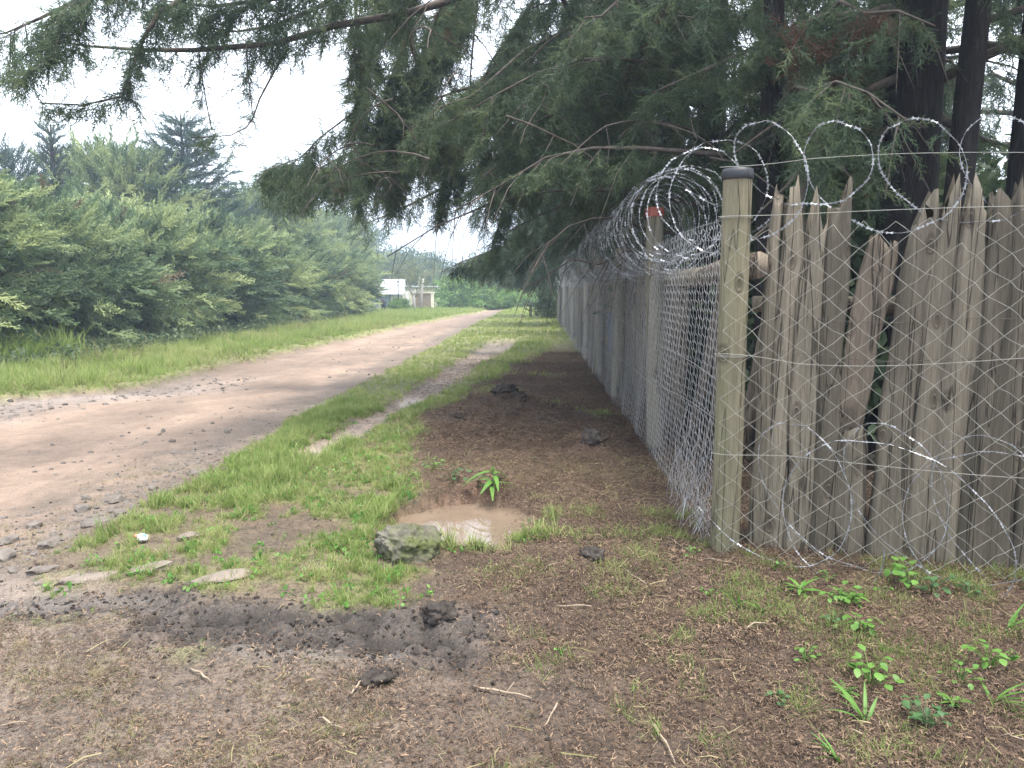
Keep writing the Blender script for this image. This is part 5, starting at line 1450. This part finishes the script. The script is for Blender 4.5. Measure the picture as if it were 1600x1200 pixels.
def leaf_simple(name, a, b):
    n = NT(name); oi = n.new('ShaderNodeObjectInfo'); v = n.coords('Object')
    col = n.mix(n.math('ADD', n.math('MULTIPLY', oi.outputs['Random'], .6), n.math('MULTIPLY', n.noise(40, 3, .5, v), .4)), a, b)
    n.set(.5, .3, 0, col)
    tr = n.new('ShaderNodeBsdfTranslucent'); n.to(col, tr.inputs[0]); mx = n.new('ShaderNodeMixShader'); mx.inputs[0].default_value = .35
    n.to(n.b.outputs[0], mx.inputs[1]); n.to(tr.outputs[0], mx.inputs[2]); n.to(mx.outputs[0], n.out.inputs[0]); return n.m
M['leaf1'] = leaf_simple('weed_leaf_bright', (.07, .165, .03), (.13, .25, .05))
M['leaf2'] = leaf_simple('weed_leaf_dull', (.045, .105, .04), (.08, .155, .055))

def weed(x, y, label, kind, size, seed, group='weeds at the foot of the palings'):
    """kind: round (little round leaves), rosette (long leaves), blade (grass-like), maize (big arching leaves)"""
    r = np.random.default_rng(seed); z = H(x, y)
    root = thing('weed_plant', (x, y, z), label, 'weed', group)
    st = MB()
    def leaf(p, yaw, pit, l, w, sag, mat, fold=.15):
        V, Fc = leaf_mesh(l, w, fold, sag)
        me = bpy.data.meshes.new('leaf'); me.from_pydata(V, [], Fc); me.polygons.foreach_set('use_smooth', [True] * len(Fc)); me.update()
        o = link('leaf', me, mat, root); o.location = p; o.rotation_euler = (r.normal(0, .2), -pit, yaw)
    mat = M['leaf1'] if kind != 'dull' else M['leaf2']
    if kind in ('round', 'dull'):
        n = int(r.integers(16, 24)) if size > .07 else int(r.integers(9, 14))
        for k in range(n):
            a = r.uniform(0, 6.28); q = size * r.uniform(.2, 1.0); h = size * r.uniform(.35, 1.1)
            p = (q * math.cos(a), q * math.sin(a), h)
            st.tube([(0, 0, -.01), (p[0] * .5, p[1] * .5, h * .7), p], [.0018, .0015, .001], 4, False)
            leaf(p, a + r.normal(0, .5), r.normal(.1, .3), size * r.uniform(.3, .46), size * r.uniform(.24, .38), .2, mat)
    elif kind == 'rosette':
        for k in range(11):
            a = 2.4 * k; leaf((0, 0, .006 + .002 * k), a, r.uniform(.25, .9), size * r.uniform(.75, 1.2), size * .24, .5, mat)
        st.tube([(0, 0, -.02), (0, 0, .02)], .003, 5)
    elif kind == 'blade':
        for k in range(7):
            a = r.uniform(0, 6.28); leaf((r.normal(0, .006), r.normal(0, .006), 0), a, r.uniform(.8, 1.4), size * r.uniform(.7, 1.4), size * .11, .55, mat, .3)
        st.tube([(0, 0, -.02), (0, 0, .02)], .002, 5)
    elif kind == 'maize':
        st.tube([(0, 0, -.02), (.005, 0, size * .5), (0, .005, size)], [.006, .005, .003], 6)
        for k in range(11):
            a = 2.2 * k + r.normal(0, .2); leaf((0, 0, size * (.25 + .7 * k / 10)), a, .75 - .03 * k, size * r.uniform(.6, .95), size * .2, 1.1, mat, .35)
        for k in range(4): leaf((0, 0, size * .98), 1.57 * k, 1.1, size * .22, size * .1, .1, mat)
    put_me = st.mesh('stem', True); link('stem', put_me, mat, root)

def weeds():
    W = [(1.95, 3.62, 'largest round-leaved weed, under the razor wire at the right', 'round', .13, 'f'), (2.02, 3.55, 'dark-leaved weed beside the largest round-leaved weed', 'dull', .09, 'f'), (1.59, 3.47, 'upright pale weed with spreading top leaves', 'rosette', .10, 'f'), (1.52, 3.42, 'round-leaved weed left of the upright pale weed', 'round', .08, 'f'),
         (1.39, 3.55, 'flat rosette weed below the third paling', 'rosette', .09, 'f'), (1.48, 3.14, 'row-like clump of small round leaves in the middle of the weeds', 'round', .09, 'f'), (1.40, 3.2, 'small weed just left of the row-like clump', 'dull', .05, 'f'), (1.17, 2.91, 'single round clump on the bare mulch', 'round', .06, 'f'),
         (1.35, 2.74, 'broad-leaved weed above the single big leaf', 'round', .09, 'f'), (1.69, 2.74, 'yellow-green weed beside a long stick', 'round', .07, 'f'), (1.85, 2.83, 'round-leaved weed at the right edge', 'round', .09, 'f'), (2.18, 3.51, 'compact weed at the fence foot near the right edge', 'dull', .07, 'f'),
         (1.77, 3.53, 'two-leaved young weed left of the largest one', 'round', .05, 'f'), (1.58, 3.7, 'small weed under the fourth paling', 'round', .05, 'f'), (1.42, 2.47, 'bluish weed near the bottom edge', 'dull', .08, 'f'), (1.24, 2.69, 'seedling with one big oval leaf', 'rosette', .06, 'f'),
         (1.74, 2.62, 'broad-bladed grass clump near the right edge', 'blade', .11, 'f'), (1.22, 2.5, 'tall single-bladed grass near the bottom edge', 'blade', .12, 'f'), (1.04, 3.4, 'broad-bladed grass clump below the corner post', 'blade', .09, 'f'), (1.13, 3.33, 'second grass clump below the corner post', 'blade', .08, 'f'),
         (.94, 3.55, 'tiny bright weed left of the corner post foot', 'round', .04, 'f'), (.98, 4.07, 'seedling between netting and corner post', 'round', .05, 'f'), (1.39, 3.88, 'seedling at the foot of the first paling', 'round', .05, 'f'), (1.58, 2.6, 'small pointed weed among dry grass', 'rosette', .06, 'f'), (2.15, 3.17, 'leaning leaf clump cut by the right edge', 'blade', .12, 'f'),
         (.96, 2.65, 'little weed at the lower middle', 'dull', .05, 'f'), (1.05, 2.3, 'grassy weed at the bottom edge', 'blade', .08, 'f'), (.2, 2.97, 'lone bright seedling in the middle of the mulch', 'round', .03, 'f'),
         (-.14, 5.5, 'tall weed with long arching leaves behind the puddle', 'maize', .19, None), (-.44, 5.62, 'low leafy weed on the bank behind the puddle', 'dull', .10, None), (.14, 5.1, 'bright feathery weed at the right of the puddle', 'round', .10, None), (.2, 4.9, 'leafy weed just right of the puddle grass', 'dull', .08, None), (-.62, 6.0, 'small leafy weed left on the puddle bank', 'round', .09, None), (.4, 4.25, 'yellowish seedling in the mulch right of the rock', 'blade', .06, None), (-1.15, 7.6, 'bright weed at the left foot of the soil heap', 'blade', .14, None)]
    for k, (x, y, lab, kind, s, g) in enumerate(W):
        weed(x, y, lab, kind, s, 700 + k, 'weeds at the foot of the palings' if g else 'weeds around the puddle')
weeds()

# ------------------------------------------------------------------ ground cover
def sample(n, xlo, xhi, ylo, yhi, dens, seed, ypow=1.0):
    r = np.random.default_rng(seed)
    x = r.uniform(xlo, xhi, n); y = ylo + (yhi - ylo) * r.uniform(0, 1, n) ** ypow
    F = fields(x, y); d = dens(x, y, F)
    ok = r.uniform(0, 1, n) < d
    x, y = x[ok], y[ok]; F = {k: v[ok] for k, v in F.items()}
    return x, y, height(x, y, F), F, r

def lay(name, variants, x, y, z, r, scl, tilt=.12, tint=None, sink=0.0):
    n = len(x)
    rot = np.stack([r.normal(0, tilt, n), r.normal(0, tilt, n), r.uniform(0, 6.28, n)], 1)
    if tint is None: tint = np.clip(fbm(x * 1.6, y * 1.6, 31) + r.normal(0, .12, n), 0, 1)
    print(name, n)
    return scatter(name, variants, np.stack([x, y, z - sink], 1), rot, scl, r.integers(0, len(variants), n), tint)

def ground_cover():
    # short verge grass near the camera
    x, y, z, F, r = sample(30000, -3.2, 1.8, 3.0, 9.5, lambda x, y, F: np.clip(F['grass'] * (1 - F['road']), 0, 1) ** 1.3 * np.clip(.62 + F['n3'] * 1.6 + F['n2'] * 1.6, .06, 1), 801)
    lush = sm(.3, 1, F['grass'])
    lay('grass_near', TUF, x, y, z, r, r.uniform(.03, .07, len(x)) * (.55 + .75 * lush) * (1 + .5 * sm(6, 9, y)), .2, np.clip(fbm(x * 1.6, y * 1.6, 31) + r.normal(0, .12, len(x)) + .1, 0, 1))
    # longer blades in the strip along the road edge and round the puddle
    def d2(x, y, F):
        strip = sm(.05, .25, x - F['xr']) * sm(1.0, .5, x - F['xr'] - .02 * y) * sm(4.2, 5.5, y)
        pud = bump(x, y, -.82, 4.98, .14, .45) + bump(x, y, -.2, 4.24, .2, .07) + bump(x, y, .08, 4.42, .14, .08) + bump(x, y, .22, 4.75, .08, .12)
        return np.clip(strip * F['grass'] * .8 + pud * (1 - F['puddle']) * .9, 0, 1) * (1 - F['road'])
    x, y, z, F, r = sample(16000, -3.2, .5, 3.9, 10, d2, 802)
    lay('grass_tufts', TUF, x, y, z, r, r.uniform(.05, .13, len(x)) * (.5 + np.clip(.5 + F['n1'] + F['n2'] * 2, 0, 1)), .2, np.clip(r.normal(.55, .2, len(x)), 0, 1))
    # verge farther on
    x, y, z, F, r = sample(60000, -3, 6, 9.5, 60, lambda x, y, F: np.clip(F['grass'], 0, 1) * (1 - F['road']) * np.clip(.6 + 1.6 * F['n2'] + F['n1'], .08, 1) * sm(4.4, 3.0, x - fence_x(y)) * (9.5 / y) ** .6, 803, 1.6)
    lay('grass_far_verge', TUT, x, y, z, r, r.uniform(.04, .12, len(x)) * (1 + y * .012) * (.6 + 1.1 * np.clip(.5 + F['n1'] + F['n2'], 0, 1) ** 2), .25, np.clip(r.normal(.6, .2, len(x)), 0, 1))
    # left verge, taller
    x, y, z, F, r = sample(80000, -14, -3, 8, 62, lambda x, y, F: F['left'] * (1 - .85 * F['gravel']) * (12 / np.maximum(y, 12)) ** .5 * np.clip(.65 + F['n1'] + 1.5 * F['n2'], .1, 1), 804, 1.5)
    edge = sm(0, 1.0, interp(y, XL) - x)
    lay('grass_left_verge', TUT, x, y, z, r, r.uniform(.08, .24, len(x)) * (.35 + .75 * edge) * (1 + y * .006) * (.5 + 1.1 * np.clip(.5 + F['n1'] * 1.2 + F['n2'], 0, 1)), .25, np.clip(fbm(x * .5, y * .5, 33) + r.normal(0, .15, len(x)) + .05, 0, 1))
    # lawns beyond
    x, y, z, F, r = sample(26000, -12, 8, 50, 100, lambda x, y, F: (1 - F['road']) * .7, 805)
    lay('grass_far_lawn', TUT, x, y, z, r, r.uniform(.14, .3, len(x)), .15, np.clip(r.normal(.65, .15, len(x)), 0, 1))
    # sparse half-dry grass over the front
    def d3(x, y, F):
        q = sm(-.06, .16, F['n1'] + F['n2'] * .8) * .9 + .08
        return q * (1 - F['mud']) * (1 - F['puddle']) * (1 - .8 * F['heap']) * (1 - .5 * F['road']) * np.where(x > 1.2, ((x - FC[0]) * NB[0] + (y - FC[1]) * NB[1]) < .05, 1)
    x, y, z, F, r = sample(24000, -3.5, 2.7, 1.9, 6.5, d3, 806)
    lay('grass_dry', TUD, x, y, z, r, r.uniform(.018, .05, len(x)), .35)
    x, y, z, F, r = sample(34000, -1.4, 2.7, 1.9, 5.0, lambda x, y, F: .6 * sm(.02, .2, F['n2'] * 1.2 + F['n1'] * .5) * (1 - F['mud']) * sm(-.6, 1.2, x) * np.where(x > 1.2, ((x - FC[0]) * NB[0] + (y - FC[1]) * NB[1]) < .05, 1), 807)
    lay('grass_sparse_green', TUD2, x, y, z, r, r.uniform(.025, .085, len(x)), .45)
    # needle litter over the mulch
    def d4(x, y, F): return np.clip(F['mulch'] + .45 * F['near'] + .25, 0, 1) * np.clip(.55 + 1.6 * F['n1'] + 1.2 * F['n2'] + .3 * sm(-1, 1, x), .12, 1) * (1 - .85 * F['mud']) * (1 - F['puddle']) * (1 - .75 * F['road']) * (1 - .5 * np.clip(F['grass'], 0, 1))
    x, y, z, F, r = sample(50000, -3.4, 2.9, 1.8, 7.0, d4, 808)
    lay('needle_litter', BIT, x, y, z, r, r.uniform(.8, 1.4, len(x)), .1, np.clip(r.normal(.5, .25, len(x)), 0, 1))
    x, y, z, F, r = sample(44000, -1.5, 2.6, 7.0, 18, d4, 809, 1.3)
    lay('needle_litter_far', BIT, x, y, z, r, r.uniform(1.0, 1.8, len(x)), .15)
    x, y, z, F, r = sample(4500, -2.8, 2.8, 1.9, 9.0, lambda x, y, F: d4(x, y, F) * (.35 + .5 * sm(-.5, 1.5, x)), 810)
    lay('straw_litter', STR, x, y, z, r, r.uniform(.5, 1.1, len(x)), .12, np.clip(r.normal(.75, .2, len(x)), 0, 1), -.006)
    # crumbs of earth and gravel
    x, y, z, F, r = sample(110000, -3.4, 2.4, 2.0, 9.6, lambda x, y, F: np.clip(F['mud'] * .9 + F['heap'] * .5 + .03 + .35 * np.exp(-((seg_dist(x, y, MUD) - .27) / .1) ** 2) * (y < 3.3) * (x > -1.7), 0, 1), 811)
    lay('soil_crumbs', CLO, x, y, z, r, .002 + .012 * r.uniform(0, 1, len(x)) ** 4, 1.0, None, .002)
    x, y, z, F, r = sample(16000, -4.6, -1.8, 3.2, 10, lambda x, y, F: np.clip(.8 * np.exp(-((x - F['xr'] + .2) / .22) ** 2) * sm(9, 5, y) + .03 * F['road'] + .3 * F['near'] * F['road'], 0, 1), 812)
    lay('road_gravel', GRV, x, y, z, r, .006 + .028 * r.uniform(0, 1, len(x)) ** 3, .5, None, .003)
    x, y, z, F, r = sample(16000, -8, -2.2, 4, 26, lambda x, y, F: np.clip(F['gravel'] * .8 + .015 * F['road'], 0, 1), 813)
    lay('road_gravel_left', GRV, x, y, z, r, .012 + .04 * r.uniform(0, 1, len(x)) ** 3, .5, None, .004)
    # broad-leaved undergrowth at the hedge foot
    x, y, z, F, r = sample(3600, -10.2, -8.2, 12, 46, lambda x, y, F: .7 * sm(-.12, .16, F['n1']) + .1, 814)
    lay('undergrowth', LFU, x, y, z + r.uniform(.03, .3, len(x)), r, r.uniform(.16, .36, len(x)), 1.0)
    x, y, z, F, r = sample(500, -10.6, -8.8, 13, 20, lambda x, y, F: .9 * bump(x, y, -9.6, 14.6, 1.2, 1.1), 815)
    lay('grass_reeds', TUT, x, y, z, r, r.uniform(.6, 1.0, len(x)), .2, np.clip(r.normal(.3, .15, len(x)), 0, 1))
    x, y, z, F, r = sample(2500, -10.2, -7.2, 12, 40, lambda x, y, F: .7 * sm(.02, .2, F['n1']), 817)
    lay('grass_dry_verge', TUD, x, y, z, r, r.uniform(.25, .5, len(x)), .3)
    x, y, z, F, r = sample(9000, -2.7, .4, 3.1, 9.5, lambda x, y, F: .5 * np.clip(F['grass'], 0, 1) * (1 - F['road']) * sm(-.1, .2, F['n2']), 818)
    lay('grass_dry_mixed', TUD, x, y, z, r, r.uniform(.03, .09, len(x)), .35)
    x, y, z, F, r = sample(9000, -10, -4.5, 9, 40, lambda x, y, F: .35 * F['left'] * sm(-.1, .2, F['n2']), 819)
    lay('grass_dry_left', TUD, x, y, z, r, r.uniform(.12, .3, len(x)), .3)
    # clover-like creeping leaves in the grass
    x, y, z, F, r = sample(2600, -2.4, .3, 3.2, 8.5, lambda x, y, F: F['grass'] * .55 * (1 - F['road']), 816)
    lay('creeping_weeds', LFW, x, y, z + .015, r, r.uniform(.03, .07, len(x)), 1.0)
ground_cover()

# ------------------------------------------------------------------ haze
if HAZE > 0:
    m = MB(); m.box((0, 590, 12.2), (2100, 1400, 27.6)); me = m.mesh('haze')
    n = NT('haze_air'); n.n.remove(n.b)
    v = n.new('ShaderNodeVolumePrincipled'); v.inputs['Color'].default_value = (.66, .80, 1.0, 1); v.inputs['Density'].default_value = HAZE; v.inputs['Anisotropy'].default_value = .35
    n.to(v.outputs[0], n.out.inputs['Volume'])
    o = link('haze', me, n.m); o['kind'] = 'stuff'
